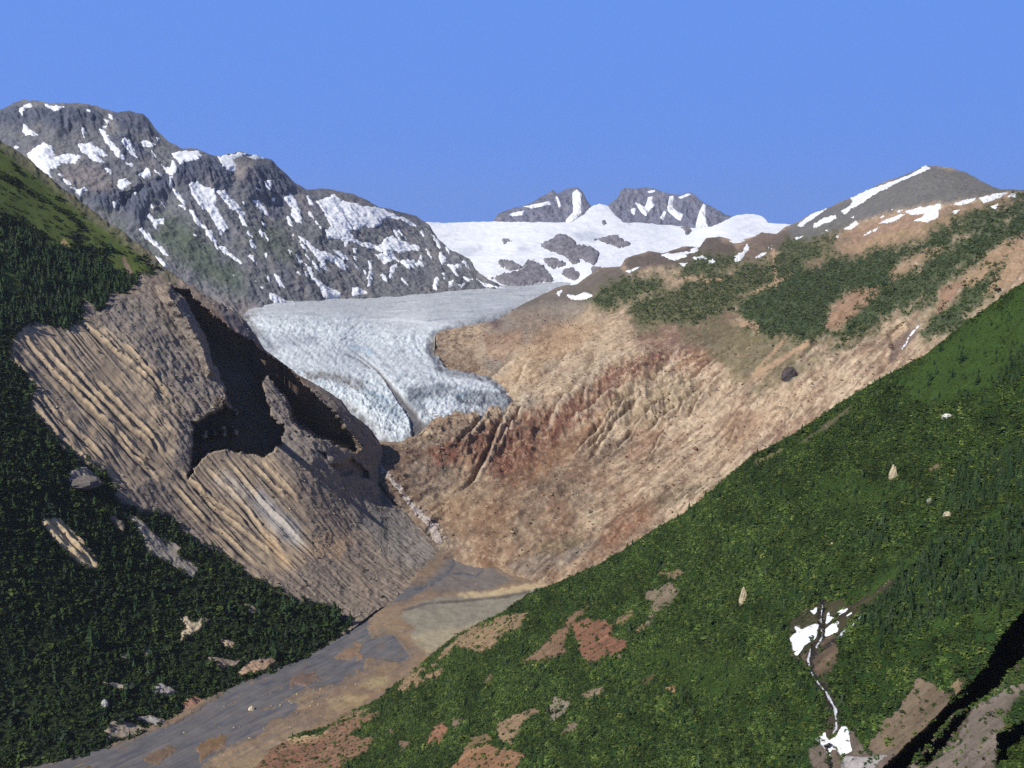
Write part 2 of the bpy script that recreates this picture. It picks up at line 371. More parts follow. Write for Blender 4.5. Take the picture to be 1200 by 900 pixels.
SNOW1 = [
 ([(90, 300), (150, 262), (185, 275), (195, 310), (240, 298), (285, 308), (265, 335), (215, 332), (200, 350), (175, 362), (188, 388), (150, 365), (110, 330)], 'wide ragged snowfield at the left end of the mountain, above the forested spur'),
 ([(75, 225), (85, 198), (105, 215), (136, 235), (90, 236)], 'small triangular snow patch under the left summit cliff'),
 ([(150, 121), (180, 131), (227, 135), (200, 149), (170, 141)], 'snow strip on the flat crest of the left summit'),
 ([(70, 136), (100, 125), (120, 134), (95, 139), (82, 152), (80, 172), (66, 152)], 'hooked snow strip at the left end of the summit crest'),
 ([(270, 268), (320, 262), (350, 285), (387, 308), (350, 312), (367, 330), (345, 334), (310, 310), (285, 290)], 'fan-shaped snow patch right of the wide ragged snowfield'),
 ([(345, 212), (365, 213), (385, 245), (412, 275), (443, 317), (425, 320), (390, 287), (363, 247)], 'long slanting snow ramp below the left summit cliff'),
 ([(358, 200), (375, 203), (370, 215), (360, 213)], None), ([(366, 180), (385, 184), (378, 196)], None), ([(378, 158), (400, 167), (395, 181), (380, 176)], None),
 ([(425, 255), (440, 238), (460, 265), (470, 290), (486, 320), (463, 300), (440, 275)], 'narrow pointed snow streak right of the long snow ramp'),
 ([(490, 258), (515, 255), (548, 268), (530, 277), (505, 276)], 'short flat snow patch under the second summit cliff'),
 ([(528, 282), (540, 293), (551, 313), (536, 310)], None),
 ([(600, 300), (640, 290), (700, 290), (712, 310), (680, 326), (650, 331), (635, 340), (620, 318)], 'snow cap on the saddle between the two summits of the left mountain'),
 ([(560, 330), (580, 345), (600, 350), (605, 316), (623, 355), (605, 376), (585, 371)], 'forked snow patch just left below the saddle snow cap'),
 ([(413, 390), (440, 387), (461, 405), (445, 421), (425, 430), (410, 410)], 'blocky snow patch in the middle of the brown shelf'),
 ([(490, 375), (515, 350), (537, 365), (525, 386), (505, 389)], 'small square snow patch left of the forked one'),
 ([(540, 352), (566, 375), (545, 366)], None), ([(370, 345), (385, 351), (400, 350), (390, 374), (375, 365)], None), ([(195, 368), (225, 374), (220, 381), (200, 378)], None),
 ([(223, 390), (240, 394), (251, 408), (235, 407)], None),
 ([(250, 418), (280, 425), (300, 414), (311, 428), (290, 436), (285, 450), (268, 436)], 'Y-shaped snow scrap just above the forested spur'),
 ([(394, 468), (408, 470), (408, 498), (397, 490)], None), ([(560, 465), (572, 469), (584, 491), (567, 481)], None),
 ([(594, 380), (606, 380), (608, 415), (630, 440), (656, 470), (650, 481), (625, 458), (600, 420)], 'thin snow gully hanging from the forked snow patch'),
 ([(628, 480), (650, 484), (653, 501)], None),
 ([(658, 405), (690, 398), (715, 415), (745, 424), (763, 450), (755, 480), (772, 505), (787, 530), (799, 560), (790, 581), (763, 560), (745, 520), (720, 495), (695, 480), (675, 440)], 'big tattered snow slope under the middle cliff of the left mountain'),
 ([(760, 430), (790, 427), (810, 455), (852, 490), (840, 510), (810, 493), (783, 460)], 'broad slanting snow strip right of the big tattered snow slope'),
 ([(664, 497), (680, 499), (706, 540), (729, 566), (710, 561), (683, 535)], 'thin slanting snow streak left of the big tattered snow slope'),
 ([(724, 568), (745, 569), (756, 600), (767, 619), (745, 606), (728, 590)], 'snow sliver below the big tattered snow slope'),
 ([(764, 625), (790, 627), (801, 645), (830, 664), (852, 686), (820, 671), (788, 650)], 'long thin snow tongue pointing to the glacier below the snow sliver'),
 ([(844, 504), (863, 504), (860, 530), (869, 556), (850, 551), (841, 525)], 'upright snow patch right of the broad slanting strip'),
 ([(484, 560), (500, 561), (521, 585), (550, 610), (581, 640), (596, 661), (575, 656), (540, 620), (508, 590)], 'long straight snow line low on the mountain, above the spur crest'),
 ([(514, 520), (525, 509), (541, 530), (576, 529), (576, 546), (555, 546), (550, 570), (539, 560), (534, 540)], 'cross-shaped snow scrap above the long straight snow line'),
 ([(524, 475), (535, 479), (551, 509), (534, 501)], None),
 ([(546, 660), (570, 674), (586, 696), (575, 697), (555, 676)], 'short snow dash between the long straight snow line and the spur crest'),
 ([(768, 312), (800, 304), (850, 297), (872, 300), (840, 313), (820, 320), (831, 345), (825, 367), (800, 361), (783, 340)], 'snow cap on the pale second summit of the left mountain'),
 ([(868, 312), (895, 304), (932, 318), (900, 321)], 'thin snow strip on the right crest of the second summit'),
 ([(933, 400), (955, 391), (951, 426), (937, 419)], None),
 ([(888, 465), (915, 467), (931, 490), (946, 517), (930, 517), (903, 486)], 'slanting snow scrap below the right cliff of the second summit'),
 ([(998, 455), (1025, 438), (1041, 470), (1051, 490), (1062, 547), (1040, 542), (1023, 515), (1030, 490), (1010, 476)], 'ladder-like snow patch at the right shoulder of the second summit'),
 ([(873, 603), (886, 603), (901, 634), (889, 634)], None),
 ([(943, 790), (965, 788), (1000, 814), (1032, 820), (1000, 832), (970, 837), (953, 815)], 'snow apron where the left mountain meets the glacier edge'),
 ([(963, 723), (985, 734), (1002, 772), (980, 767)], None), ([(1075, 450), (1085, 445), (1100, 480), (1090, 482)], None), ([(900, 420), (912, 425), (908, 436)], None),
 ([(955, 455), (968, 457), (962, 475)], None), ([(1010, 635), (1028, 645), (1020, 652)], None), ([(920, 540), (938, 552), (930, 556)], None), ([(812, 720), (828, 727), (820, 733)], None), ([(40, 270), (70, 275), (55, 288)], None), ([(285, 205), (303, 207), (296, 243), (288, 235)], None),
 ([(305, 146), (320, 148), (316, 158)], None), ([(468, 432), (482, 436), (474, 444)], None), ([(912, 765), (930, 772), (922, 778)], None), ([(886, 735), (905, 748), (897, 752)], None), ([(1040, 660), (1062, 680), (1050, 682)], None), ([(440, 331), (468, 338), (460, 347)], None), ([(680, 582), (702, 588), (690, 594)], None),
 ([(840, 465), (868, 472), (860, 480)], None), ([(735, 425), (760, 420), (755, 440)], None), ([(545, 240), (565, 245), (556, 256)], None)]
SNOW2 = [
 ([(212, 165), (240, 158), (262, 150), (275, 138), (300, 165), (390, 185), (440, 190), (480, 210), (540, 235), (568, 256), (540, 251), (510, 233), (470, 228), (445, 235), (440, 250), (400, 262), (390, 250), (370, 255), (360, 270), (330, 268), (345, 300), (380, 310), (420, 320), (430, 340), (400, 332), (370, 325), (340, 310), (320, 320), (300, 300), (250, 300), (245, 270), (265, 255), (250, 230)], 'largest snowfield of the left mountain, spread below the low right crest'),
 ([(400, 330), (440, 320), (450, 300), (480, 285), (495, 300), (530, 312), (577, 325), (570, 341), (530, 341), (505, 352), (490, 340), (480, 345), (500, 375), (556, 374), (553, 402), (530, 403), (510, 386), (490, 370), (455, 386), (430, 370), (420, 355), (450, 350)], 'ragged snow slope in the rocks below the largest snowfield'),
 ([(148, 290), (175, 299), (215, 340), (245, 344), (300, 372), (327, 401), (300, 404), (270, 381), (240, 370), (251, 412), (240, 412), (215, 366), (185, 330)], 'branching snow gully halfway down, left of the ragged snow slope'),
 ([(393, 370), (405, 379), (411, 430), (401, 466), (391, 466), (397, 418)], 'thin upright snow chute reaching down toward the glacier'),
 ([(173, 385), (190, 399), (206, 435), (240, 459), (297, 490), (290, 512), (238, 507), (229, 475), (194, 440)], 'snow gully that widens into a fan at the glacier edge'),
 ([(468, 395), (496, 389), (482, 432), (470, 437)], 'small wedge of snow under the ragged snow slope'),
 ([(628, 430), (641, 434), (636, 477), (621, 477)], 'short upright snow strip near the right foot of the left mountain'),
 ([(614, 280), (640, 299), (650, 340), (672, 370), (655, 392), (639, 365), (648, 345), (630, 310)], 'bent snow streak along the right edge of the left mountain'),
 ([(664, 390), (720, 388), (722, 404), (690, 406)], 'flat snow patch at the right foot of the left mountain'),
 ([(338, 470), (360, 469), (392, 490), (338, 502)], 'snow heap on the glacier edge right of the widening fan'),
 ([(675, 450), (695, 443), (690, 470), (678, 470)], None), ([(705, 460), (735, 455), (725, 472)], None), ([(730, 435), (765, 440), (745, 452)], None), ([(655, 420), (668, 418), (662, 440)], None),
 ([(272, 340), (300, 345), (330, 372), (310, 372)], None), ([(340, 332), (355, 335), (350, 350)], None), ([(300, 300), (318, 305), (325, 330), (312, 325)], None), ([(345, 385), (362, 395), (360, 410)], None), ([(380, 410), (388, 412), (385, 430)], None), ([(65, 425), (80, 430), (85, 465), (72, 455)], None),
 ([(140, 360), (165, 378), (158, 384)], None), ([(775, 440), (800, 455), (880, 470), (850, 476), (800, 465)], 'thin snow band where the left mountain meets the snowfield foot'), ([(560, 385), (572, 390), (568, 400)], None), ([(610, 395), (625, 400), (618, 412)], None)]
rs = np.random.default_rng(21)
for k in range(46):                    # the many thin scraps lying in the gullies
    u0 = rs.uniform(250, 560); v0 = rs.uniform(228 + .12 * (u0 - 250), 325); a = rs.uniform(.75, 1.25); n_ = rs.uniform(6, 17); w_ = rs.uniform(1.6, 3.4)
    c_, s_ = math.cos(a), math.sin(a)
    SNOW1.append(([((u0 + t * n_ * c_ - q * s_) * 3, (v0 - 80 + t * n_ * s_ + q * c_) * 3) for t, q in ((0, -.4 * w_), (.4, -w_ * .7), (1, -.2), (1.05, .3), (.55, w_ * .6), (.1, w_ * .5))], None))
for lst, o in ((SNOW1, (0, 80)), (SNOW2, (300, 180))):
    for pl, lb in lst:
        L1.patch('snow_patch', Z(*o, 3, pl), M_snow, 3.5, lb or 'tiny white snow scrap on the dark rock of the big left mountain', 'snow patch',
                 'snow on the big left mountain' if lb else 'tiny snow scraps on the big left mountain', namp=.9)

# ------------------------------------------------------------------ wall of the valley on the right
L5 = Land(U(440, 1290, 1.12), [(440, 470), (470, 440), (490, 425), (505, 408), (513, 396), (533, 390), (560, 386), (577, 381), (590, 372), (605, 362), (620, 353), (640, 344), (653, 337), (677, 333), (690, 323), (703, 315), (727, 313), (733, 303), (760, 295), (777, 298), (800, 290), (820, 291), (827, 280), (843, 277), (860, 283), (877, 280), (893, 273), (910, 275), (920, 267), (933, 262), (950, 251), (973, 243), (987, 237), (1007, 228), (1033, 215), (1067, 203), (1083, 195), (1093, 195), (1113, 197), (1133, 203), (1150, 212), (1170, 222), (1200, 223.5), (1290, 228)],
          [(440, 570), (480, 610), (510, 660), (540, 700), (580, 730), (640, 750), (700, 770), (800, 730), (850, 690), (950, 630), (1050, 570), (1200, 490), (1290, 440)], 500,
          [(455, 535, 2375), (540, 472, 3260), (580, 476, 3260), (520, 612, 2215), (560, 648, 2090), (640, 672, 1985), (800, 690, 1880), (500, 515, 2580), (540, 497, 2800), (590, 490, 2990), (603, 470, 3220), (470, 480, 2950), (560, 445, 3600), (600, 430, 3620), (530, 395, 4080), (580, 385, 4200), (620, 358, 4500), (653, 340, 4850), (700, 318, 4750), (760, 297, 4950), (830, 281, 5050), (910, 273, 5200), (1000, 232, 5000), (1085, 196, 4700), (1200, 224, 3900), (1290, 228, 3500), (700, 420, 3300), (800, 400, 3200), (900, 400, 2900), (750, 520, 2560), (850, 480, 2620), (1000, 380, 2800), (1150, 330, 2520), (1200, 300, 2620), (700, 620, 2150), (1050, 300, 3520), (900, 320, 3950), (950, 440, 2520), (800, 590, 2200), (1200, 390, 2300), (580, 700, 1990)],
          10, 900, .5, 1.6, 11, clip=[(440, 532), (462, 528), (475, 524), (490, 520), (500, 515), (505, 505), (509, 408), (513, 300), (1290, 0)])
# side bowl above the lower tongue of the glacier and a couple of gullies
L5.recess([(1040, 395), (1062, 378), (1075, 388), (1062, 418), (1047, 425)], 45, 6, 3)
L5.place(); ax5 = L5.axes((900, 400), (700, 560))
red = smooth(-14, 14, sdf(Z(600, 400, 3, [(-60, 240), (0, 250), (150, 235), (240, 150), (330, 90), (480, 40), (620, 60), (660, 160), (640, 250), (480, 310), (330, 330), (200, 340), (80, 430), (0, 480), (-60, 500), (-200, 470), (-330, 400), (-300, 330), (-180, 290)]), L5.U, L5.V, 30) + 6 * noise_uv(L5.U, L5.V, 16, 3, 2.))
fade = np.maximum(smooth(0, .06, np.linspace(0, 1, L5.rows))[:, None] * .85 + .15, smooth(640, 540, L5.U))
bigrough = smooth(330, 430, L5.V)
axr = L5.axes((640, 440), (610, 510)); L5.push(fade * (26 * fbm(L5.P / 520, 4) + 20 * dirnoise(L5, ax5, 150, 620, 4, True) + 9.5 * dirnoise(L5, ax5, 30, 120, 5, True, .62) + 5 * fbm(L5.P / 46, 4, .6, True) * smooth(-.3, .3, noise_uv(L5.U, L5.V, 40, 3, 61.))
        + red * (22 * dirnoise(L5, axr, 48, 210, 4, True, .6) + 4 * fbm(L5.P / 40, 3, .6)) + (1 - bigrough) * 10 * fbm(L5.P / 80, 4, .6, True)))
GULLY5 = [Z(600, 400, 3, q) for q in [[(20, 700), (60, 610), (130, 530), (250, 440), (420, 350)], [(330, 560), (430, 520), (560, 470), (700, 400)]]]
for q in GULLY5:
    d, sd, al = line_dist(q, L5.U, L5.V, 20); L5.push(-7 * np.exp(-(d / 4) ** 2))
rg = np.random.default_rng(5); RUNS = []
for k in range(34):
    u0, v0 = rg.uniform(600, 1080), 0.; v0 = rg.uniform(395, 470) + .22 * (700 - u0) * (u0 > 700) * .6
    pts = [(u0, v0)]; a = rg.uniform(2.35, 2.62) if u0 > 740 else rg.uniform(2.05, 2.4); seg = rg.uniform(10, 24)
    for j in range(7): a += rg.normal(0, .10); u0 += seg * math.cos(a); v0 += seg * math.sin(a); pts.append((u0, v0))
    RUNS.append((pts, rg.uniform(1.2, 3.2)))
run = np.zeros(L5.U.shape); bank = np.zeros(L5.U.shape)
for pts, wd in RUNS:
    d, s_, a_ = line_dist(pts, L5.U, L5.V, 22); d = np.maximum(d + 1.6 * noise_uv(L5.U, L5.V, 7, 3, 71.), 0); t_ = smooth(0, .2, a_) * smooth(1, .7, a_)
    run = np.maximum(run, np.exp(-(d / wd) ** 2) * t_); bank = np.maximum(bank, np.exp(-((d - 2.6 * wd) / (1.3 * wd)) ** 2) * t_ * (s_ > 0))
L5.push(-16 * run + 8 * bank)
L5.settle(); L5.n4 = dirnoise(L5, ax5, 16, 60, 3, off=51.)
SAND = lin(192, 166, 138, 1.22)
L5.base(SAND)
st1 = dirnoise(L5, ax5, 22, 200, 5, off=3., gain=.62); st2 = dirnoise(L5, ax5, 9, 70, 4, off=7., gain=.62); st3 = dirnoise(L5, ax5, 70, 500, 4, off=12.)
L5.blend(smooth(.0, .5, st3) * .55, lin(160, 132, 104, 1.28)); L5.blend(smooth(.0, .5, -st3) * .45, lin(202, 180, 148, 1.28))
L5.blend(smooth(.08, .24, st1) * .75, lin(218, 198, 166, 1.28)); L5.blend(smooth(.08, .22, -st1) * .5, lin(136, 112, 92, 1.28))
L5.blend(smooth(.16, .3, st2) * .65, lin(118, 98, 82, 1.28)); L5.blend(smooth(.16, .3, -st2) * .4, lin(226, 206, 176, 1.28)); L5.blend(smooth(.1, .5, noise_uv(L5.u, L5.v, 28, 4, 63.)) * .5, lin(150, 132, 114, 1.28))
L5.paint([(440, 520), (520, 495), (600, 500), (680, 540), (680, 640), (600, 720), (440, 720)], lin(136, 110, 88, 1.2), 20, 16, 5, .75, .6 + .4 * smooth(-.3, .3, noise_uv(L5.u, L5.v, 9, 3, 65.)))
L5.paint([(440, 515), (500, 515), (540, 500), (560, 520), (510, 600), (550, 640), (520, 680), (440, 700)], lin(126, 114, 102, 1.2), 8, 10, 5, .75)
# lower apron, greyer; upper shoulder darker
P6 = lambda q: Z(300, 400, 3, q)
L5.paint(P6([(330, 460), (520, 520), (700, 560), (900, 560), (880, 700), (760, 680), (640, 660), (560, 600), (470, 520)]), lin(150, 122, 96, 1.2), 14, 12, 4, .7)
L5.paint(Z(560, 180, 3, [(20, 610), (60, 570), (130, 530), (260, 500), (420, 500), (400, 530), (330, 590), (200, 680), (100, 780), (40, 790), (10, 700)]), lin(142, 134, 124, 1.25), 8, 8, 3, .85)
L5.paint(Z(560, 180, 3, [(20, 635), (150, 625), (165, 680), (90, 725), (30, 710)]), lin(158, 116, 88, 1.25), 6, 8, 6, .7)
L5.paint(Z(560, 180, 3, [(30, 600), (60, 570), (90, 590), (70, 620)]), lin(108, 84, 82, 1.2), 4, 4, 2, .8)
L5.paint(Z(300, 180, 3, [(625, 680), (700, 670), (760, 700), (790, 760), (700, 765), (640, 750)]), lin(132, 112, 94, 1.2), 6, 6, 2, .8)
for q, c, op in [
    ([(120, 700), (230, 610), (330, 590), (420, 600), (330, 700), (200, 780), (80, 800)], lin(200, 170, 134, 1.28), .6),
    ([(240, 745), (265, 725), (285, 730), (265, 760), (240, 757)], lin(214, 202, 182, 1.28), .8),
    ([(320, 780), (360, 740), (440, 700), (500, 700), (440, 780), (350, 830)], lin(200, 182, 158, 1.28), .7),
    ([(130, 870), (160, 840), (215, 850), (200, 880), (150, 900)], lin(214, 200, 178, 1.28), .9),
    ([(560, 650), (640, 590), (760, 560), (850, 520), (910, 560), (900, 640), (760, 710), (640, 720), (580, 700)], lin(132, 102, 92, 1.2), .85),
    ([(780, 660), (800, 640), (815, 660), (795, 690)], lin(96, 84, 92, 1.2), .8)]:
    L5.paint(Z(560, 180, 3, q), c, 7, 9, 4, op)
Q = lambda q: Z(600, 400, 3, q)
RUST = lin(124, 76, 60, 1.25); RUST2 = lin(154, 114, 84, 1.3)
sr = dirnoise(L5, axr, 20, 230, 4, off=15., gain=.55); tr = .78 + .22 * smooth(-.25, .25, sr)
L5.paint(Q([(-300, 380), (-200, 340), (0, 255), (150, 235), (240, 160), (330, 95), (480, 45), (580, 40), (560, 75), (470, 120), (380, 180), (290, 250), (200, 330), (80, 420), (0, 470), (-60, 490), (-150, 450), (-260, 440)]), RUST, 6, 11, 8, .95, tr)
L5.blend(red * smooth(.1, .3, sr) * .45, lin(84, 58, 52, 1.3)); L5.blend(red * smooth(.12, .32, -sr) * .35, lin(190, 160, 122, 1.3))  # dark and light streaks stand in for relief shading of the rust gullies
L5.paint(Q([(-20, 460), (90, 415), (210, 325), (300, 255), (380, 190), (420, 210), (340, 300), (250, 380), (120, 470), (0, 520)]), RUST2, 7, 9, 5, .8, tr)
L5.paint(Q([(360, 170), (420, 140), (560, 100), (660, 130), (640, 230), (480, 310), (340, 320), (330, 250)]), lin(178, 162, 128, 1.3), 8, 12, 8, .6)
L5.paint(Q([(560, 40), (680, 30), (700, 110), (640, 130), (560, 100)]), lin(156, 108, 80, 1.2), 8, 9, 4, .8, tr)
L5.paint(Q([(380, 400), (430, 350), (540, 310), (500, 380), (420, 430)]), lin(146, 100, 76, 1.2), 6, 8, 4, .6)
L5.paint(Q([(310, 690), (380, 600), (450, 570), (520, 560), (480, 610), (400, 700), (330, 730)]), lin(146, 104, 78, 1.2), 5, 6, 3, .8)
L5.paint(Q([(410, 600), (520, 530), (720, 480), (740, 500), (640, 550), (520, 590)]), lin(96, 92, 70, 1.2), 6, 7, 3, .8)
L5.paint(Q([(800, 400), (900, 330), (1060, 240), (1080, 260), (1000, 330), (860, 410)]), lin(140, 114, 98, 1.2), 8, 8, 4, .7)
L5.paint(Q([(650, 420), (760, 330), (900, 230), (1000, 160), (1040, 180), (880, 300), (760, 390)]), lin(212, 184, 148, 1.28), 9, 10, 4, .6, .4 + .6 * smooth(-.2, .3, st1))
L5.paint(Q([(80, 740), (120, 700), (260, 680), (240, 720), (120, 760)]), lin(112, 106, 78, 1.2), 6, 8, 4, .6)
L5.paint(Q([(-10, 790), (0, 760), (180, 740), (300, 700), (210, 780), (60, 830)]), lin(140, 132, 122, 1.2), 6, 6, 3, .7)
L5.stroke(GULLY5[0], lin(132, 112, 94, 1.25), 8, 3, 1, .75)
L5.stroke(Q([(0, 640), (20, 610), (60, 600)]), lin(100, 80, 66, 1.2), 3, 1, 1, .5)
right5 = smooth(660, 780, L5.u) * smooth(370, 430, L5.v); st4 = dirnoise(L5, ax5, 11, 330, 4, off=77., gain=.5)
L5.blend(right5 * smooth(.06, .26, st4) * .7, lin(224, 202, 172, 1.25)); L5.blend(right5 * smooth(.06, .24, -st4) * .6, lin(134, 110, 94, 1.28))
L5.blend(smooth(.35, .9, run) * .6, lin(112, 88, 72, 1.3)); L5.blend(smooth(.4, .9, bank) * .55, lin(222, 202, 174, 1.25)); mac = noise_uv(L5.u, L5.v, 60, 4, 73.) ; L5.blend(smooth(.05, .35, mac) * bigrough * .45 * (1 - .8 * red), lin(146, 108, 84, 1.3)); L5.blend(smooth(.05, .35, -mac) * bigrough * .4 * (1 - .8 * red), lin(212, 190, 160, 1.28))  # gully beds painted dark and one bank light, as relief shading
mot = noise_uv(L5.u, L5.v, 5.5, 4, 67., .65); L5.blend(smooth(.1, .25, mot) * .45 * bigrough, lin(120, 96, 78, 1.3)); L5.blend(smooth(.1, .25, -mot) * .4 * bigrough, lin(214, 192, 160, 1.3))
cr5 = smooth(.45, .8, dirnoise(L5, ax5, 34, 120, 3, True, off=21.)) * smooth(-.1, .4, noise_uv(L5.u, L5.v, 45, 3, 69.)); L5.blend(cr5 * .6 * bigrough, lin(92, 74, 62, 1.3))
# orange ridge below the summit snow, grey summit
R4 = lambda q: Z(800, 180, 3, q)
L5.paint(R4([(300, 330), (360, 260), (450, 205), (560, 165), (700, 100), (850, 35), (1000, 60), (1110, 115), (1240, 118), (1240, 135), (1130, 135), (960, 170), (890, 178), (790, 195), (700, 215), (620, 240), (560, 270), (480, 300), (400, 330)]), lin(112, 112, 110, 1.15), 5, 7, 3, .95)
L5.paint(R4([(330, 380), (400, 320), (500, 290), (620, 250), (760, 205), (900, 200), (1000, 180), (1240, 130), (1240, 170), (1100, 200), (960, 250), (820, 320), (640, 380), (480, 410), (380, 420)]), lin(158, 128, 106, 1.25), 5, 8, 4, .85, .6 + .4 * smooth(-.3, .3, st1))
L5.paint(R4([(560, 340), (700, 290), (860, 245), (960, 220), (950, 250), (800, 300), (640, 350)]), lin(188, 158, 124, 1.25), 4, 8, 3, .7)
L5.paint(Z(560, 180, 3, [(340, 450), (430, 400), (500, 395), (540, 440), (470, 500), (400, 500), (300, 500)]), lin(106, 98, 92, 1.15), 5, 6, 3, .9)
L5.paint(Z(560, 180, 3, [(60, 560), (150, 500), (300, 450), (400, 490), (380, 520), (260, 520), (140, 545)]), lin(112, 104, 96, 1.15), 5, 6, 3, .8)
L5.paint(Z(560, 180, 3, [(510, 375), (600, 340), (720, 325), (840, 285), (900, 320), (920, 380), (800, 400), (640, 400), (530, 420)]), lin(98, 88, 84, 1.15), 5, 6, 3, .9)
L5.paint(Z(560, 180, 3, [(900, 340), (1000, 270), (1100, 262), (1080, 330), (980, 380), (900, 390)]), lin(112, 96, 88, 1.15), 5, 6, 3, .8)
DG = lin(66, 82, 54, 1.1); DG2 = lin(88, 96, 64, 1.2); MEAD = lin(104, 102, 72, 1.2)
GREEN5 = [(R4([(205, 570), (230, 500), (340, 460), (420, 420), (560, 395), (690, 365), (790, 330), (870, 315), (940, 285), (930, 315), (840, 345), (770, 370), (725, 410), (700, 470), (620, 470), (560, 490), (520, 540), (505, 580), (500, 625), (440, 650), (350, 640), (270, 620)]), DG, .95),
          (R4([(520, 640), (590, 580), (650, 530), (700, 470), (730, 460), (790, 430), (850, 390), (930, 335), (1050, 285), (1150, 235), (1240, 190), (1240, 230), (1130, 290), (1060, 340), (980, 395), (900, 450), (880, 490), (820, 520), (740, 550), (640, 610), (560, 650)]), DG, .9),
          (R4([(865, 625), (920, 570), (980, 500), (1050, 450), (1090, 395), (1135, 390), (1090, 480), (1000, 550), (980, 590), (900, 625)]), DG, .9),
          (R4([(820, 330), (900, 290), (960, 250), (1060, 210), (1240, 150), (1240, 200), (1150, 220), (1050, 250), (1000, 270), (900, 320)]), DG, .7),
          (Z(560, 180, 3, [(405, 515), (500, 470), (560, 455), (615, 440), (635, 462), (560, 497), (450, 537)]), DG2, .9), (Z(560, 180, 3, [(545, 548), (590, 510), (690, 500), (700, 550), (640, 580), (580, 575)]), DG2, .9),
          (Z(560, 180, 3, [(700, 490), (760, 450), (860, 425), (940, 395), (1040, 380), (1110, 330), (1180, 350), (1040, 430), (930, 500), (820, 560), (720, 572)]), DG2, .85), (Z(560, 180, 3, [(700, 420), (780, 390), (880, 375), (860, 400), (740, 430)]), DG2, .8),
          (R4([(355, 385), (420, 330), (440, 345), (410, 390)]), DG2, .7), (R4([(440, 350), (500, 300), (540, 300), (510, 340)]), DG2, .5)]
G5 = np.zeros(L5.u.shape)
for q, c, op in GREEN5: L5.paint(q, lin(100, 100, 70, 1.2), 14, 18, 12, .65, grow=11)
for q, c, op in GREEN5: G5 = np.maximum(G5, L5.paint(q, c, 8, 17, 10, op, grow=4))
for q in [R4([(0, 650), (120, 560), (200, 580), (300, 640), (430, 650), (520, 640), (430, 690), (330, 740), (240, 790), (180, 800), (100, 700)]), R4([(260, 830), (340, 760), (480, 690), (640, 620), (620, 650), (500, 720), (380, 800)]), R4([(-60, 470), (60, 430), (200, 390), (330, 350), (420, 330), (330, 440), (220, 500), (150, 570), (20, 590), (-100, 560)]), R4([(-200, 560), (-60, 480), (60, 540), (-40, 600), (-160, 620)])]:
    L5.paint(q, MEAD, 9, 16, 7, .7)
TAN = lin(190, 160, 128, 1.3)
L5.paint(R4([(500, 610), (510, 560), (560, 500), (600, 475), (690, 468), (690, 495), (640, 540), (590, 580), (540, 630)]), lin(164, 132, 106, 1.2), 3, 5, 3, .95, .7 + .3 * smooth(-.2, .3, st2))
L5.paint(R4([(730, 450), (735, 410), (780, 370), (850, 335), (925, 325), (910, 350), (830, 385), (780, 430)]), lin(176, 148, 118, 1.28), 3, 6, 6, .9, .6 + .4 * smooth(-.3, .3, st1))
L5.paint(R4([(985, 470), (990, 420), (1055, 395), (1060, 360), (1100, 330), (1190, 285), (1240, 275), (1240, 360), (1190, 420), (1120, 480), (1060, 500), (1100, 400), (1050, 450)]), lin(182, 152, 120, 1.28), 3, 6, 6, .9, .6 + .4 * smooth(-.3, .3, st1))
L5.paint(R4([(905, 480), (960, 455), (985, 460), (950, 520), (900, 560), (905, 510)]), lin(164, 132, 108, 1.28), 3, 5, 5, .85)
for pts, w in [([(245, 490), (330, 455), (380, 425)], 3), ([(320, 340), (325, 440), (330, 470)], 2.5), ([(0, 440), (60, 438), (90, 448), (130, 442)], 2.5), ([(260, 760), (310, 710), (350, 660)], 3), ([(240, 790), (320, 740), (400, 690), (435, 668)], 5), ([(210, 600), (260, 605)], 6)]:
    L5.stroke(R4(pts), TAN, w / 2 + .6, 1, 1, .95)
L5.paint(R4([(350, 790), (360, 765), (390, 750), (405, 770), (375, 797)]), lin(92, 86, 84, 1.1), 2, 2, 2, .9)
L5.paint(R4([(725, 730), (735, 670), (790, 620), (830, 600), (820, 640), (770, 690), (740, 740)]), lin(112, 96, 90, 1.1), 3, 3, 2, .8)
L5.build('hillside', M_slope, 'long sunlit valley wall of bare tan and rusty rock with green shoulders', 'hillside')
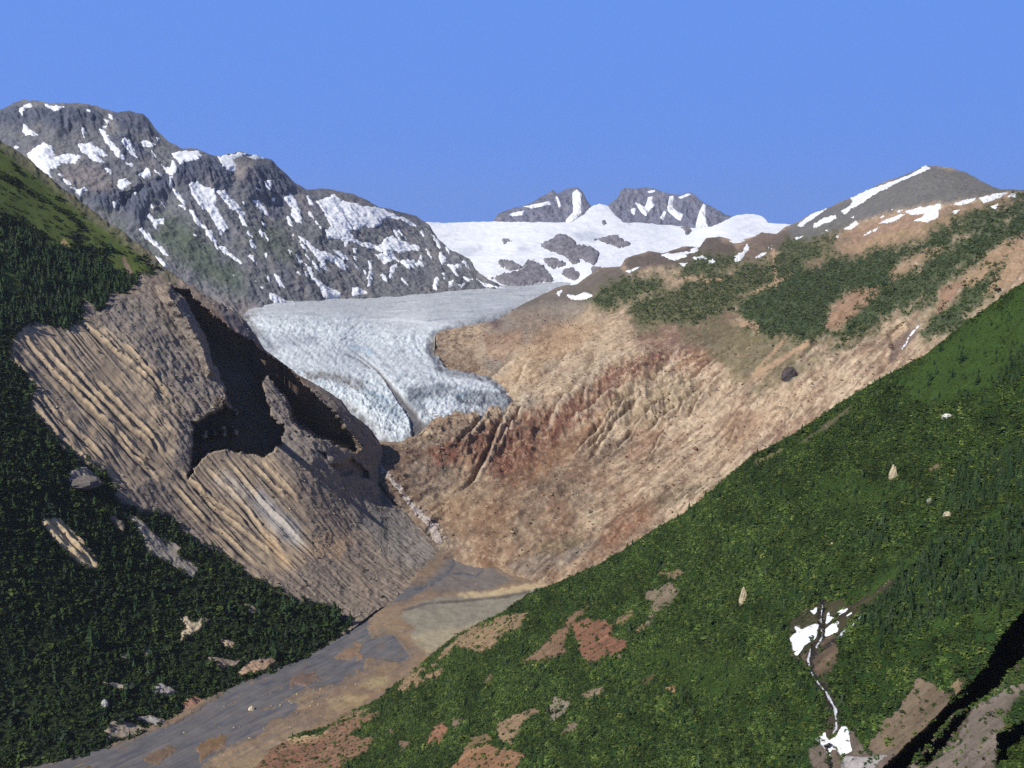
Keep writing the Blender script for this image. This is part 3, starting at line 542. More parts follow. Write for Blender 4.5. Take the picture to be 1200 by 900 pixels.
SNOW5 = [(R4(q), lb) for q, lb in [
 ([(560, 203), (600, 170), (590, 155), (650, 128), (720, 103), (790, 78), (855, 42), (872, 52), (820, 75), (760, 100), (700, 130), (650, 160), (620, 182), (590, 192), (570, 217)], 'long white snow ramp up the left crest of the grey right summit'),
 ([(453, 262), (465, 245), (500, 225), (535, 217), (541, 226), (500, 246), (470, 260)], 'oval snow patch at the lower end of the right summit crest'),
 ([(398, 255), (430, 228), (470, 206), (506, 193), (480, 212), (440, 241), (425, 256)], 'snow strip along the skyline at the foot of the right summit'),
 ([(735, 197), (775, 199), (760, 207)], None),
 ([(778, 205), (830, 189), (906, 177), (911, 191), (880, 211), (840, 231), (850, 211), (810, 216)], 'largest snow patch on the orange ridge under the right summit'),
 ([(812, 236), (860, 215), (900, 193), (897, 226), (860, 242)], 'snow patch just below the largest one on the orange ridge'),
 ([(688, 246), (730, 224), (782, 210), (740, 242)], 'slanting snow patch left of the largest one on the orange ridge'),
 ([(943, 179), (985, 164), (1037, 154), (1020, 167), (980, 182)], 'flat snow patch right of the largest one on the orange ridge'),
 ([(1040, 156), (1090, 143), (1152, 136), (1120, 152), (1075, 167), (1060, 177)], 'white snow band near the right end of the orange ridge'),
 ([(1083, 186), (1110, 174), (1100, 196)], None), ([(1120, 156), (1175, 138), (1170, 152)], 'last snow patch at the right end of the orange ridge'),
 ([(633, 286), (690, 256), (680, 270), (645, 287)], 'thin snow dash on the brown slope below the orange ridge'), ([(563, 266), (610, 236), (617, 246), (590, 267)], None), ([(538, 291), (550, 284), (548, 302)], None), ([(393, 296), (425, 289), (400, 304)], None), ([(943, 206), (975, 196), (960, 210)], None), ([(690, 225), (715, 215), (705, 228)], None), ([(590, 225), (610, 215), (600, 232)], None), ([(500, 270), (520, 262), (512, 275)], None), ([(300, 330), (318, 322), (312, 335)], None)]]
SNOW5 += [(Z(560, 180, 3, q), lb) for q, lb in [
 ([(638, 356), (680, 349), (720, 348), (737, 360), (690, 377)], 'snow patch on the dark knobs at the left foot of the right wall'), ([(753, 366), (790, 357), (806, 369), (770, 374)], 'small snow patch between the two dark knobs'),
 ([(903, 360), (930, 345), (945, 318), (957, 330), (940, 351), (922, 376), (903, 382)], 'crooked snow patch on the right dark knob'), ([(963, 371), (1000, 349), (1022, 347), (990, 367)], 'slanting snow dash right of the crooked snow patch'), ([(803, 386), (825, 369), (839, 381)], None),
 ([(308, 494), (345, 500), (380, 487), (407, 500), (370, 514), (330, 514)], 'low snow patch on the grey shoulder beside the glacier head'), ([(518, 413), (575, 397), (530, 420)], 'thin snow strip under the left dark knob'), ([(708, 386), (740, 381), (725, 397)], None), ([(883, 306), (930, 297), (942, 306), (900, 317)], 'snow patch on top of the saddle by the right dark knob'), ([(743, 337), (780, 324), (760, 347)], None), ([(273, 491), (295, 481), (285, 500)], None), ([(690, 362), (730, 345), (780, 335), (760, 350)], None)]]
for pl, lb in SNOW5:
    L5.patch('snow_patch', pl, M_snow, 3, lb or 'tiny white snow scrap on the upper right valley wall', 'snow patch', 'snow on the right valley wall' if lb else 'tiny snow scraps on the right valley wall', namp=.7)
# ------------------------------------------------------------------ valley floor
FL = Land(U(-90, 860), [(-90, 880), (100, 800), (300, 740), (380, 660), (420, 560), (432, 528), (445, 518), (480, 518), (560, 540), (640, 580), (860, 610)], [(-90, 960), (860, 960)], 330,
          [(-90, 890, 1330), (100, 890, 1313), (300, 890, 1313), (500, 890, 1320), (470, 700, 1850), (700, 700, 1850), (540, 640, 2122), (700, 640, 2122), (450, 545, 2345), (510, 545, 2420), (448, 525, 2430), (490, 600, 2195), (300, 800, 1520), (600, 800, 1520), (100, 800, 1530), (400, 640, 2130), (400, 960, 1170), (0, 960, 1165), (760, 960, 1180)], 0, jitter=0)
FL.place(); axf = FL.axes((480, 720), (200, 860))
FL.push(2.2 * fbm(FL.P / 60, 4) + 1.2 * fbm(FL.P / 14, 3))
zf = lambda q: Z(300, 600, 3, q); z7 = lambda q: Z(0, 600, 3, q)
RIVER = [(20, 915), (40, 898), (67, 884), (127, 877), (173, 860), (213, 843), (247, 823), (280, 797), (323, 773), (343, 770), (360, 757), (407, 735), (411, 720), (433, 704), (452, 697), (467, 691), (490, 685), (503, 684), (500, 690), (488, 698), (474, 700), (448, 709), (431, 716), (428, 735), (438, 748), (460, 745), (470, 755), (480, 768), (470, 776), (450, 770), (430, 770), (428, 785), (405, 790), (395, 800), (360, 805), (330, 818), (355, 825), (345, 835), (318, 842), (300, 862), (262, 872), (235, 900), (220, 915)]
BARS = [(z7([(690, 835), (700, 800), (780, 770), (805, 785), (790, 820), (730, 860), (700, 890)]), lin(122, 98, 72, 1.)), (z7([(480, 880), (540, 840), (600, 810), (620, 830), (560, 890)]), lin(110, 92, 76, 1.)), (z7([(1000, 600), (1040, 565), (1110, 555), (1120, 580), (1040, 610)]), lin(122, 100, 86, 1.)),
        (zf([(265, 520), (290, 490), (345, 450), (380, 460), (370, 485), (390, 520), (330, 525)]), lin(136, 112, 90, 1.)), (zf([(110, 610), (150, 560), (220, 570), (240, 590), (170, 610)]), lin(112, 94, 86, 1.))]
sd = sdf(RIVER, FL.U, FL.V, 30) + 5 * noise_uv(FL.U, FL.V, 18, 4, 4., .65)
bar = smooth(.13, .42, dirnoise(FL, axf, 16, 75, 4, off=31.) + .35 * noise_uv(FL.U, FL.V, 60, 2, 35.)) * smooth(34, 10, sd) * .85
bar = np.maximum(bar, smooth(.30, .5, dirnoise(FL, axf, 9, 60, 3, off=41.)) * .8)
for q, c in BARS: bar = np.maximum(bar, smooth(-2, 3, sdf(q, FL.U, FL.V) + 6 * noise_uv(FL.U, FL.V, 10, 4, 6., .65)))
FL.push(-3.5 * smooth(-3, 3, sd) + 3.0 * bar * smooth(-3, 3, sd))
FL.settle(); FL.base(lin(140, 118, 96, 1.05))
sf = dirnoise(FL, axf, 14, 90, 4)
FL.blend(smooth(-.1, .4, sf) * .7, lin(118, 108, 98, 1.05)); FL.blend(smooth(.0, .5, noise_uv(FL.u, FL.v, 22, 4, 9.)) * .6, lin(166, 140, 108, 1.05)); FL.blend(smooth(.2, .6, noise_uv(FL.u, FL.v, 12, 3, 19.)) * .5, lin(128, 92, 66, 1.05))
FL.paint(zf([(540, 325), (640, 300), (900, 285), (1000, 260), (1000, 330), (860, 370), (780, 395), (690, 420), (620, 490), (540, 430), (560, 405), (515, 380), (515, 345)]), lin(144, 138, 122, 1.05), 3, 3, 2, .95)
FL.paint(zf([(540, 430), (600, 415), (700, 405), (800, 385), (700, 440), (640, 480), (600, 500)]), lin(170, 158, 130, 1.05), 4, 4, 2, .8)
FL.stroke(zf([(520, 345), (600, 322), (740, 312), (880, 296), (960, 280)]), lin(86, 78, 76, 1.05), 1.6, 1, 1, .8)
FL.stroke(zf([(720, 290), (800, 292), (900, 275), (1000, 255), (1100, 225)]), lin(206, 184, 142, 1.05), 3, 2, 1.5, .8)
FL.paint(zf([(385, 390), (400, 350), (450, 330), (480, 345), (500, 380), (540, 405), (520, 420), (440, 410), (390, 440)]), lin(146, 124, 98, 1.05), 5, 6, 5, .85)
FL.paint(zf([(480, 330), (490, 305), (560, 290), (600, 300), (560, 325), (510, 340)]), lin(146, 118, 92, 1.05), 4, 5, 4, .85)
FL.paint(zf([(650, 130), (720, 120), (760, 145), (730, 165), (680, 165)]), lin(150, 126, 96, 1.05), 3, 3, 2, .8)
FL.paint(zf([(700, 180), (820, 160), (840, 200), (760, 230), (700, 230)]), lin(128, 116, 108, 1.05), 4, 6, 3, .7)
FL.paint(zf([(600, 240), (640, 190), (690, 130), (760, 100), (840, 120), (850, 200), (900, 240), (800, 290), (700, 280), (620, 270)]), lin(118, 112, 108, 1.05), 4, 8, 4, .85)
FL.paint(P6([(590, 640), (660, 660), (700, 690), (640, 700), (600, 690)]), lin(170, 132, 100, 1.05), 4, 4, 2, .7)
FL.paint(z7([(780, 880), (900, 820), (1000, 780), (1200, 740), (1300, 700), (1300, 760), (1150, 800), (1000, 850), (900, 900)]), lin(158, 138, 108, 1.05), 6, 12, 8, .6)
FL.paint(zf([(30, 700), (160, 655), (130, 690), (40, 720)]), lin(150, 140, 108, 1.05), 3, 3, 2, .8); FL.paint(zf([(250, 660), (320, 640), (390, 650), (360, 690), (270, 690)]), lin(170, 148, 108, 1.05), 3, 3, 2, .8)
FL.paint(zf([(360, 610), (400, 580), (470, 575), (460, 610), (400, 625)]), lin(164, 148, 110, 1.05), 3, 3, 2, .8)
FL.paint(z7([(150, 900), (250, 860), (330, 850), (360, 870), (350, 910)]), lin(124, 108, 82, 1.05), 3, 4, 2, .9); FL.paint(z7([(245, 895), (280, 875), (310, 880), (290, 897)]), lin(178, 160, 120, 1.05), 2, 2, 1, .8)
brd = smooth(.06, .2, dirnoise(FL, axf, 5, 90, 4, off=55.)) * smooth(-45, -5, sd); FL.blend(brd * .65, lin(112, 106, 102, 1.05)); FL.blend(smooth(-7, -1, sd + 2 * FL.n3) * (1 - bar) * .5, lin(92, 86, 82, 1.05))
FL.blend(smooth(-2, 2, sd) * bar * .6, lin(128, 108, 92, 1.05))
for q, c in BARS: FL.paint(q, c, 4, 4, 4, .75)
FL.build('valley_floor', M_slope, 'flat gravel floor of the valley with tan and orange bars', 'valley floor')
# the river: a flat ribbon lying in its bed
k = 3
sel_sd = sd
keep = sel_sd > -6
q = keep[:-1, :-1] & keep[1:, :-1] & keep[1:, 1:] & keep[:-1, 1:]
ii = np.arange(FL.u.size).reshape(FL.u.shape); f = np.stack([ii[:-1, :-1], ii[1:, :-1], ii[1:, 1:], ii[:-1, 1:]], -1)[q]
used, inv = np.unique(f, return_inverse=True)
flat = (rays(FL.U, FL.V) * FL.D[..., None]).reshape(-1, 3)[used]; flat[:, 2] -= 1.3
uu, vv = FL.u.ravel()[used], FL.v.ravel()[used]
cr = np.ones((len(used), 3)) * lin(106, 104, 104, 1.05)
nz = fbm(np.stack([flat @ axf[0] / 60, flat @ axf[1] / 8, flat[:, 2] * 0], -1), 4)
cr = cr + (lin(122, 112, 108, 1.0) - cr) * (smooth(.0, .5, nz) * .8)[:, None]; cr = cr + (lin(86, 88, 98, 1.0) - cr) * (smooth(.0, .4, -nz) * .9)[:, None]
cr = cr + (lin(124, 98, 82, 1.0) - cr) * (smooth(.25, .6, noise_uv(uu, vv, 20, 4, 31.)) * .7)[:, None]
tag(mesh_obj('river', flat, inv.reshape(-1, 4), cr, M_silt), 'braided grey silty river winding along the flat valley floor', 'river', kind='structure')

# ------------------------------------------------------------------ glacier
GL = [(287, 377), (290, 369), (300, 361), (330, 352), (360, 349), (420, 345), (500, 341), (560, 338), (610, 336), (650, 334), (668, 332), (655, 339), (640, 345), (620, 354), (603, 364), (588, 373), (577, 380), (560, 383), (535, 387), (515, 394), (508, 402), (507, 412), (514, 424), (516, 431), (533, 435), (552, 438), (573, 443), (585, 452), (596, 461), (603, 468), (602, 478), (598, 486), (583, 492), (560, 489), (540, 490), (528, 498), (517, 507), (500, 515), (488, 520), (473, 523), (462, 527), (452, 522), (443, 515), (433, 500), (420, 488), (408, 480), (395, 476), (380, 467), (360, 462), (330, 440), (305, 420), (296, 400), (300, 390)]
us = U(270, 690, 1.05)
GC = Land(us, [(270, 325), (690, 325)], [(270, 540), (690, 540)], 215,
          [(270, 385, 3950), (290, 375, 4080), (300, 362, 4230), (400, 347, 4780), (500, 342, 5120), (655, 336, 5400), (300, 415, 3550), (320, 420, 3500), (420, 420, 3640), (400, 400, 3840), (370, 380, 4050), (500, 400, 3980), (500, 372, 4350), (400, 372, 4250), (590, 372, 4550), (555, 388, 4150), (460, 520, 2485), (440, 500, 2610), (500, 460, 3060), (560, 460, 3200), (600, 467, 3190), (540, 490, 2810), (583, 490, 2930), (400, 465, 2950), (450, 465, 2980)], 0, jitter=0)
psi = Spline([(290, 375), (320, 415), (370, 450), (430, 503), (400, 405), (430, 425), (460, 460), (490, 500), (330, 380), (370, 412), (420, 462), (455, 512), (480, 390), (510, 430), (545, 470), (560, 488), (505, 400), (530, 437), (580, 460), (600, 478), (500, 365), (400, 368), (600, 360), (330, 358), (480, 346), (640, 342)],
             [0, 0, 0, 0, 1, 1, 1, 1, .5, .5, .5, .5, 1.55, 1.6, 1.6, 1.6, 1.95, 2.1, 2.2, 2.2, 1.5, 1.15, 2.1, .75, 1.9, 2.4], reg=1e-4)
GC.place()
sdg = sdf(GL, GC.U, GC.V, 30) + 3.2 * noise_uv(GC.U, GC.V, 8, 4, 2., .65)
vw = GC.V + 11 * noise_uv(GC.U, GC.V, 55, 3, 66.) - .07 * (GC.U - 430)
ps = psi(GC.U, GC.V)
al = (GC.U * .55 + GC.V) / 100
icefall = .15 + .85 * smooth(366, 394, vw) * (1 - .45 * smooth(400, 418, vw)) + .6 * smooth(428, 460, vw)
strk = fbm(np.stack([ps * 14, al * 2.0, al * 0], -1), 4); strk2 = fbm(np.stack([ps * 34, al * 5, al * 0 + 4], -1), 3)
crev = fbm(np.stack([ps * 7, al * 30 + ps * 2, al * 0 + 9], -1), 5, .62, True); chop = fbm(GC.P / 38, 4, .65, True)
rise = 11 * smooth(-3, 9, sdg) - 8
GC.push(np.zeros(GC.U.shape)); 
tgz = smooth(404, 366, vw)
hz = rise + 4 * strk * (1 - tgz) + icefall * smooth(-2, 10, sdg) * (9 * crev + 3 * chop) + 1.2 * chop + 8 * fbm(GC.P / 300, 3)
d, sdd, alm = line_dist([(396, 403), (414, 414), (432, 426), (446, 440), (458, 456), (472, 474), (484, 490), (490, 505), (494, 520)], GC.U, GC.V, 40)
mor = smooth(0, -2.5, d - (1.0 + 11 * alm ** 2.) + 1.2 * noise_uv(GC.U, GC.V, 7, 3, 3.))
hz = hz - 7 * mor * (1 - .0 * alm) * smooth(.1, .4, alm) - mor * icefall * (3 * crev + 3.5 * chop)
GC.P[..., 2] += hz
GC.settle(); k = 1.18
GC.base(lin(200, 204, 205, k))
strk = strk * (1 - .85 * tgz); strk2 = strk2 * (1 - .85 * tgz)
GC.blend(smooth(-.05, .45, strk) * .75, lin(172, 180, 188, k)); GC.blend(smooth(.05, .5, -strk) * .6, lin(232, 238, 242, k))
fl3 = noise_uv(GC.u, GC.v, 3.2, 3, 57.); GC.blend(icefall * smooth(.1, .26, fl3) * .6, lin(112, 122, 132, k)); GC.blend(icefall * smooth(.1, .3, -fl3) * .7, lin(246, 250, 252, k * .9))  # fine bright highlights and dark cracks painted into the ice
GC.blend(smooth(.1, .5, strk2) * .4, lin(158, 166, 176, k))
GC.blend(icefall * smooth(.02, -.14, chop) * .8, lin(128, 146, 160, k)); GC.blend(icefall * smooth(.0, -.16, crev) * .6, lin(120, 134, 146, k))
GC.blend(icefall * smooth(.2, .4, chop) * .5, lin(240, 250, 252, k * .9))  # highlights on the ice crests put into the colour
cvs = noise_uv(GC.u, GC.v, 10, 3, 41.)
zg = lambda q: Z(280, 320, 3, q)
top_grey = smooth(374, 352, vw)
GC.blend(top_grey * .3, lin(186, 188, 192, k))
GC.blend(smooth(.1, .5, fbm(np.stack([GC.u / 60 + GC.v / 30, (GC.v + .05 * GC.u + 3 * noise_uv(GC.u, GC.v, 60, 2, 64.)) / 2.0, GC.u * 0], -1), 4)) * tgz * .75, lin(142, 146, 152, k)); GC.blend(smooth(.1, .4, fbm(np.stack([GC.u / 40 + 9, (GC.v + .05 * GC.u + 3 * noise_uv(GC.u, GC.v, 60, 2, 64.)) / 1.6, GC.u * 0 + 5], -1), 4)) * tgz * .6, lin(226, 232, 236, k))
for q, c, op in [([(685, 215), (740, 195), (800, 205), (810, 240), (760, 255), (700, 245)], lin(92, 90, 94, k), .95), ([(130, 210), (250, 210), (280, 245), (180, 260), (110, 250)], lin(150, 152, 164, k), .6),
                 ([(230, 345), (330, 345), (430, 375), (480, 430), (420, 410), (330, 385), (240, 375)], lin(116, 106, 100, k), .85), ([(600, 400), (690, 370), (760, 400), (720, 440), (640, 450), (590, 440)], lin(104, 112, 122, k), .8),
                 ([(740, 420), (850, 410), (960, 420), (950, 490), (860, 480), (780, 460)], lin(92, 94, 102, k), .9), ([(590, 560), (640, 520), (700, 530), (760, 510), (720, 560), (640, 600), (580, 610)], lin(88, 88, 92, k), .9),
                 ([(580, 400), (640, 390), (660, 500), (620, 500), (590, 450)], lin(98, 106, 116, k), .8), ([(440, 420), (520, 440), (570, 480), (560, 520), (500, 480), (450, 450)], lin(130, 152, 164, k), .65), ([(40, 190), (100, 210), (130, 260), (110, 290), (60, 250)], lin(112, 118, 126, k), .7)]:
    GC.paint(zg(q), c, 4, 4, 4, op, .6 + .4 * smooth(-.2, .3, noise_uv(GC.u, GC.v, 4.5, 3, 51.)))
for pts, w in [([(620, 400), (700, 380), (820, 375), (890, 390)], 6), ([(640, 490), (740, 470), (840, 500), (915, 510)], 7), ([(670, 280), (690, 315)], 5), ([(480, 590), (530, 565), (570, 560)], 8), ([(350, 165), (560, 165), (720, 180), (800, 195), (850, 205)], 4)]:
    GC.stroke(zg(pts), lin(238, 242, 244, k), w / 3, 2, 1.2, .75)
for a in ([(430, 405), (520, 445)], [(395, 255), (440, 265), (470, 285)]): GC.stroke(zg(a), lin(150, 188, 214, k), 1.3, 1.5, 1.5, .6)
edge = smooth(11, 0, sdg + 5 * noise_uv(GC.u, GC.v, 8, 3, 59.)) * smooth(356, 372, GC.v); GC.blend(edge * (.45 + .5 * smooth(-.2, .2, noise_uv(GC.u, GC.v, 5, 3, 60.))), lin(104, 98, 96, k))
blu = smooth(.3, .6, noise_uv(GC.u, GC.v, 13, 3, 63.)) * icefall; GC.blend(blu * .5, lin(150, 186, 206, k))
GC.blend(mor * .92, lin(112, 106, 102, k))
GC.stroke(zg([(370, 285), (420, 305), (460, 335)]), lin(120, 112, 110, k), 1.0, 1, 1, .7)
keep = sdg > -5
q = keep[:-1, :-1] & keep[1:, :-1] & keep[1:, 1:] & keep[:-1, 1:]
ii = np.arange(GC.u.size).reshape(GC.u.shape); f = np.stack([ii[:-1, :-1], ii[1:, :-1], ii[1:, 1:], ii[:-1, 1:]], -1)[q]
used, inv = np.unique(f, return_inverse=True)
tag(mesh_obj('glacier', GC.P.reshape(-1, 3)[used], inv.reshape(-1, 4), GC.col.reshape(-1, 3)[used], M_ice), 'crevassed white glacier tongue with a dark medial moraine, ending above the brown valley', 'glacier')

# ------------------------------------------------------------------ spur on the left: forest, ribbed rock, shaded couloir
L6 = Land(U(-90, 540, 1.12), [(-90, 105), (0, 164), (17, 177), (33, 190), (53, 205), (73, 223), (97, 240), (117, 257), (140, 273), (160, 287), (177, 300), (190, 313), (200, 323), (233, 343), (267, 363), (287, 377), (300, 393), (310, 410), (333, 427), (350, 440), (367, 449), (385, 460), (400, 470), (410, 484), (425, 495), (433, 502), (444, 517), (449, 545), (453, 569), (467, 590), (487, 613), (513, 640), (523, 660), (540, 690)],
          [(-90, 925), (40, 912), (130, 892), (250, 840), (320, 795), (350, 780), (413, 738), (440, 718), (470, 705), (520, 692), (540, 693)], 560,
          [(0, 165, 2090), (60, 210, 2110), (117, 257, 2110), (200, 323, 2090), (287, 377, 2140), (333, 427, 2175), (400, 467, 2240), (433, 500, 2320), (449, 545, 2320), (453, 569, 2255), (487, 613, 2162), (400, 530, 2110), (520, 657, 2055), (467, 692, 1885), (410, 722, 1760), (343, 770, 1610), (247, 823, 1475), (127, 877, 1350), (40, 898, 1300), (-90, 905, 1240), (-90, 105, 2080), (0, 600, 1450), (150, 500, 1760), (200, 600, 1700), (300, 600, 1830), (400, 600, 2000), (300, 480, 2010), (100, 400, 1830), (0, 380, 1710), (-90, 600, 1380)],
          8, 500, .75, 1.6, 9)
Z5 = lambda q: Z(0, 350, 3, q)
COUL = Z5([(590, -40), (640, 0), (665, 50), (700, 100), (722, 160), (742, 230), (770, 280), (790, 330), (775, 400), (730, 415), (690, 440), (668, 440), (668, 540), (655, 640), (690, 600), (725, 545), (800, 540), (860, 545), (930, 556), (985, 520), (1000, 475), (985, 440), (955, 415), (930, 360), (912, 300), (935, 285), (985, 340), (1015, 400), (1030, 440), (1090, 490), (1150, 510), (1235, 545), (1262, 520), (1200, 440), (1130, 370), (1060, 300), (1000, 235), (940, 200), (870, 150), (800, 100), (720, 40), (660, -20)])
L6.recess(COUL, 230, 4, 7., 15)
L6.recess(Z5([(770, 350), (795, 345), (815, 380), (845, 400), (830, 418), (790, 395)]), -190, 3, 6, 5)
L6.recess(Z5([(700, 470), (725, 462), (735, 500), (705, 510)]), -200, 3, 6, 5)
L6.recess(Z5([(540, -40), (600, -50), (640, 0), (700, 100), (722, 160), (742, 230), (770, 280), (720, 290), (680, 200), (630, 110), (570, 40)]), -70, 16, 4, 12)
L6.recess(Z5([(945, 290), (1000, 345), (1035, 430), (1090, 480), (1160, 500), (1235, 520), (1190, 440), (1120, 370), (1050, 305), (990, 240), (930, 205), (880, 170), (870, 210)]), 150, 6, 3, 10)
for q in ([(770, 460), (790, 450), (800, 490), (780, 500)], [(740, 455), (752, 440), (760, 480), (748, 500)], [(810, 455), (835, 455), (840, 490), (815, 495)]): L6.recess(Z5(q), -200, 3, 6, 5)
L6.recess(P6([(205, 390), (240, 400), (250, 440), (290, 430), (330, 410), (350, 425), (390, 470), (395, 492), (360, 490), (330, 470), (300, 480), (262, 450)]), 45, 4, 3)
L6.recess(P6([(380, 290), (410, 305), (425, 345), (400, 340)]), 40, 4, 2)
L6.place()
ax6 = L6.axes((60, 390), (190, 550))
RIBS = [Z5(q) for q in [[(70, 95), (130, 180), (200, 270), (300, 380), (400, 480), (500, 560), (570, 605)], [(165, 120), (240, 220), (330, 320), (440, 440), (560, 545)], [(330, 270), (420, 370), (520, 480), (575, 550)], [(40, 205), (80, 250), (122, 300)], [(140, 330), (190, 400), (290, 490), (400, 600)],
        [(100, 360), (190, 460), (330, 600), (360, 625)], [(280, 70), (400, 180), (500, 270), (610, 358)], [(430, 160), (520, 260), (600, 350)], [(720, 590), (830, 700), (930, 820), (1000, 890)], [(790, 560), (900, 690), (1000, 800), (1060, 860)], [(670, 640), (760, 740), (900, 850), (960, 900)], [(850, 550), (950, 650), (1000, 690)],
        [(175, 765), (250, 850), (345, 945)], [(205, 770), (290, 860), (345, 925)], [(920, 570), (1000, 660), (1050, 710)], [(590, 640), (700, 760), (820, 860), (900, 930)], [(230, 290), (340, 410), (450, 510)], [(380, 470), (480, 570), (560, 640)], [(150, 160), (260, 290), (380, 410)], [(150, 785), (200, 850), (300, 930)], [(620, 600), (760, 720), (880, 800)]]]
n6 = noise_uv(L6.U, L6.V, 5, 3, 1.7)
n62 = noise_uv(L6.U, L6.V, 16, 3, 2.7); crest = np.zeros(L6.U.shape); gul = np.zeros(L6.U.shape)
ribz = np.zeros(L6.U.shape)
for q in [[(50, 80), (170, 100), (300, 50), (450, 150), (640, 370), (600, 640), (420, 660), (250, 560), (90, 370), (25, 190)], [(580, 640), (720, 550), (960, 550), (1060, 720), (1120, 900), (1000, 980), (800, 930), (640, 760)], [(140, 780), (170, 760), (230, 780), (350, 945), (310, 960), (200, 860)]]:
    ribz = np.maximum(ribz, smooth(-8, 8, sdf(Z5(q), L6.U, L6.V, 20) + 6 * n62))
L6.place(); fine = dirnoise(L6, ax6, 11, 520, 3, True, .55) - .1; sawn = smooth(-.1, .55, fine)
for pts in RIBS:
    d, sd_, al_ = line_dist(pts, L6.U, L6.V, 16)
    x = d * sd_ * -1 + .5 * n6 + 1.2 * n62           # + to the left of the rib
    t = np.clip(np.minimum(al_, 1 - al_) * 8, 0, 1)
    rib = smooth(1.8, .3, x) * smooth(-4.0, -.3, x) * t * (.55 + .6 * smooth(-.4, .4, n62))
    g = np.exp(-((x - 3.4) / 1.5) ** 2) * t * (d < 15)
    L6.push(3.6 * rib * (d < 15) - 4.2 * g)
    crest = np.maximum(crest, rib * (d < 15)); gul = np.maximum(gul, g)
FOREST = [(-100, 90), (0, 164), (20, 180), (60, 212), (100, 243), (150, 280), (185, 312), (178, 326), (165, 322), (150, 345), (128, 345), (118, 366), (100, 352), (92, 378), (75, 386), (45, 374), (25, 380), (14, 400), (12, 420), (30, 440), (40, 455), (33, 470), (57, 507), (77, 527), (110, 550), (128, 562), (135, 585), (160, 600), (200, 606), (215, 625), (233, 640), (255, 648), (285, 670), (318, 688), (345, 705), (372, 712), (398, 716), (409, 735), (380, 760), (330, 790), (250, 850), (130, 895), (40, 915), (-100, 930)]
HOLES = [Z5(q) for q in [[(145, 785), (170, 765), (215, 780), (290, 860), (350, 945), (310, 950), (240, 900), (190, 850)], [(230, 640), (250, 605), (300, 590), (330, 610), (335, 650), (280, 662)], [(385, 765), (395, 762), (435, 800), (430, 826), (405, 800)], [(455, 765), (480, 770), (600, 880), (700, 945), (680, 985), (600, 930), (520, 890)], [(560, 830), (640, 880), (620, 900)]]]
HOLES += [z7(q) for q in [[(632, 375), (655, 368), (672, 388), (715, 374), (730, 385), (700, 420), (660, 440), (632, 460), (640, 420), (655, 408)], [(772, 452), (800, 455), (845, 475), (840, 485), (795, 474)], [(720, 512), (760, 515), (830, 530), (880, 490), (830, 545), (770, 550)], [(835, 570), (870, 530), (960, 515), (970, 530), (930, 560), (840, 585)], [(530, 622), (565, 600), (625, 630), (590, 645), (545, 643)], [(637, 672), (670, 650), (705, 650), (728, 680), (715, 700), (670, 702)],
                         [(355, 780), (395, 737), (470, 745), (530, 770), (480, 790), (380, 800)], [(480, 728), (520, 715), (590, 735), (560, 760), (530, 745)], [(365, 598), (400, 598), (465, 612), (440, 625), (390, 610)], [(420, 495), (460, 500), (480, 515), (440, 518)], [(500, 480), (520, 478), (555, 508), (520, 500)], [(355, 668), (375, 668), (378, 685), (358, 685)], [(860, 325), (890, 335), (905, 358), (870, 352)], [(815, 165), (850, 170), (920, 220), (960, 250), (940, 250), (860, 205)]]]
L6.push(ribz * 3.0 * sawn * (.5 + .8 * smooth(-.3, .35, noise_uv(L6.U, L6.V, 34, 3, 29.))))
forest = smooth(-4, 4, sdf(FOREST, L6.U, L6.V, 40) + 5 * noise_uv(L6.U, L6.V, 12, 4, 6.))
hole = np.zeros(L6.U.shape)
for q in HOLES: hole = np.maximum(hole, smooth(-1.5, 1.5, sdf(q, L6.U, L6.V) + 2.2 * noise_uv(L6.U, L6.V, 6, 3, 7.)))
forest = forest * (1 - hole)
fade = smooth(0, .05, np.linspace(0, 1, L6.rows))[:, None] * .85 + .15
L6.push(smooth(14, 0, line_dist([(-90, 105), (0, 164), (33, 190), (73, 223), (117, 257), (160, 287), (200, 323), (290, 378)], L6.U, L6.V, 20)[0]) * 9 * fbm(L6.P / 45, 4, .65, True))
cragz = np.zeros(L6.U.shape)
for q in [[(330, 20), (480, 0), (640, 0), (690, 100), (740, 240), (790, 330), (770, 410), (680, 440), (660, 560), (600, 560), (560, 460), (500, 330), (420, 230), (340, 120)], [(910, 290), (950, 300), (1030, 430), (1150, 500), (1200, 560), (1290, 640), (1100, 600), (1000, 540), (990, 480), (930, 380)]]:
    cragz = np.maximum(cragz, smooth(-10, 10, sdf(Z5(q), L6.U, L6.V, 30) + 8 * noise_uv(L6.U, L6.V, 14, 3, 9.)))
L6.push(fade * (10 * fbm(L6.P / 230, 4) + (1 - forest) * (1 - .88 * ribz) * (4 * fbm(L6.P / 40, 4, .6, True) + 3 * dirnoise(L6, ax6, 16, 130, 3, True)) + cragz * (10 * fbm(L6.P / 70, 5, .66) + 5 * dirnoise(L6, ax6, 20, 60, 4, True, .62))))
L6.settle(); L6.n4 = 0 * L6.n1; k6 = .62
L6.base(lin(116, 104, 92, k6))
q6 = dirnoise(L6, ax6, 12, 240, 4); q62 = dirnoise(L6, ax6, 5, 90, 3, off=4.)
L6.blend(smooth(0, .5, q6) * .6, lin(134, 120, 102, k6)); L6.blend(smooth(0, .5, -q6) * .5, lin(94, 86, 78, k6)); L6.blend(smooth(.15, .6, q62) * .4, lin(78, 72, 66, k6))
L6.blend(smooth(.0, .6, noise_uv(L6.u, L6.v, 30, 4, 3.)) * .5, lin(126, 106, 88, k6)); L6.blend(smooth(.25, .6, noise_uv(L6.u, L6.v, 5, 3, 13.)) * .5, lin(72, 70, 62, k6))
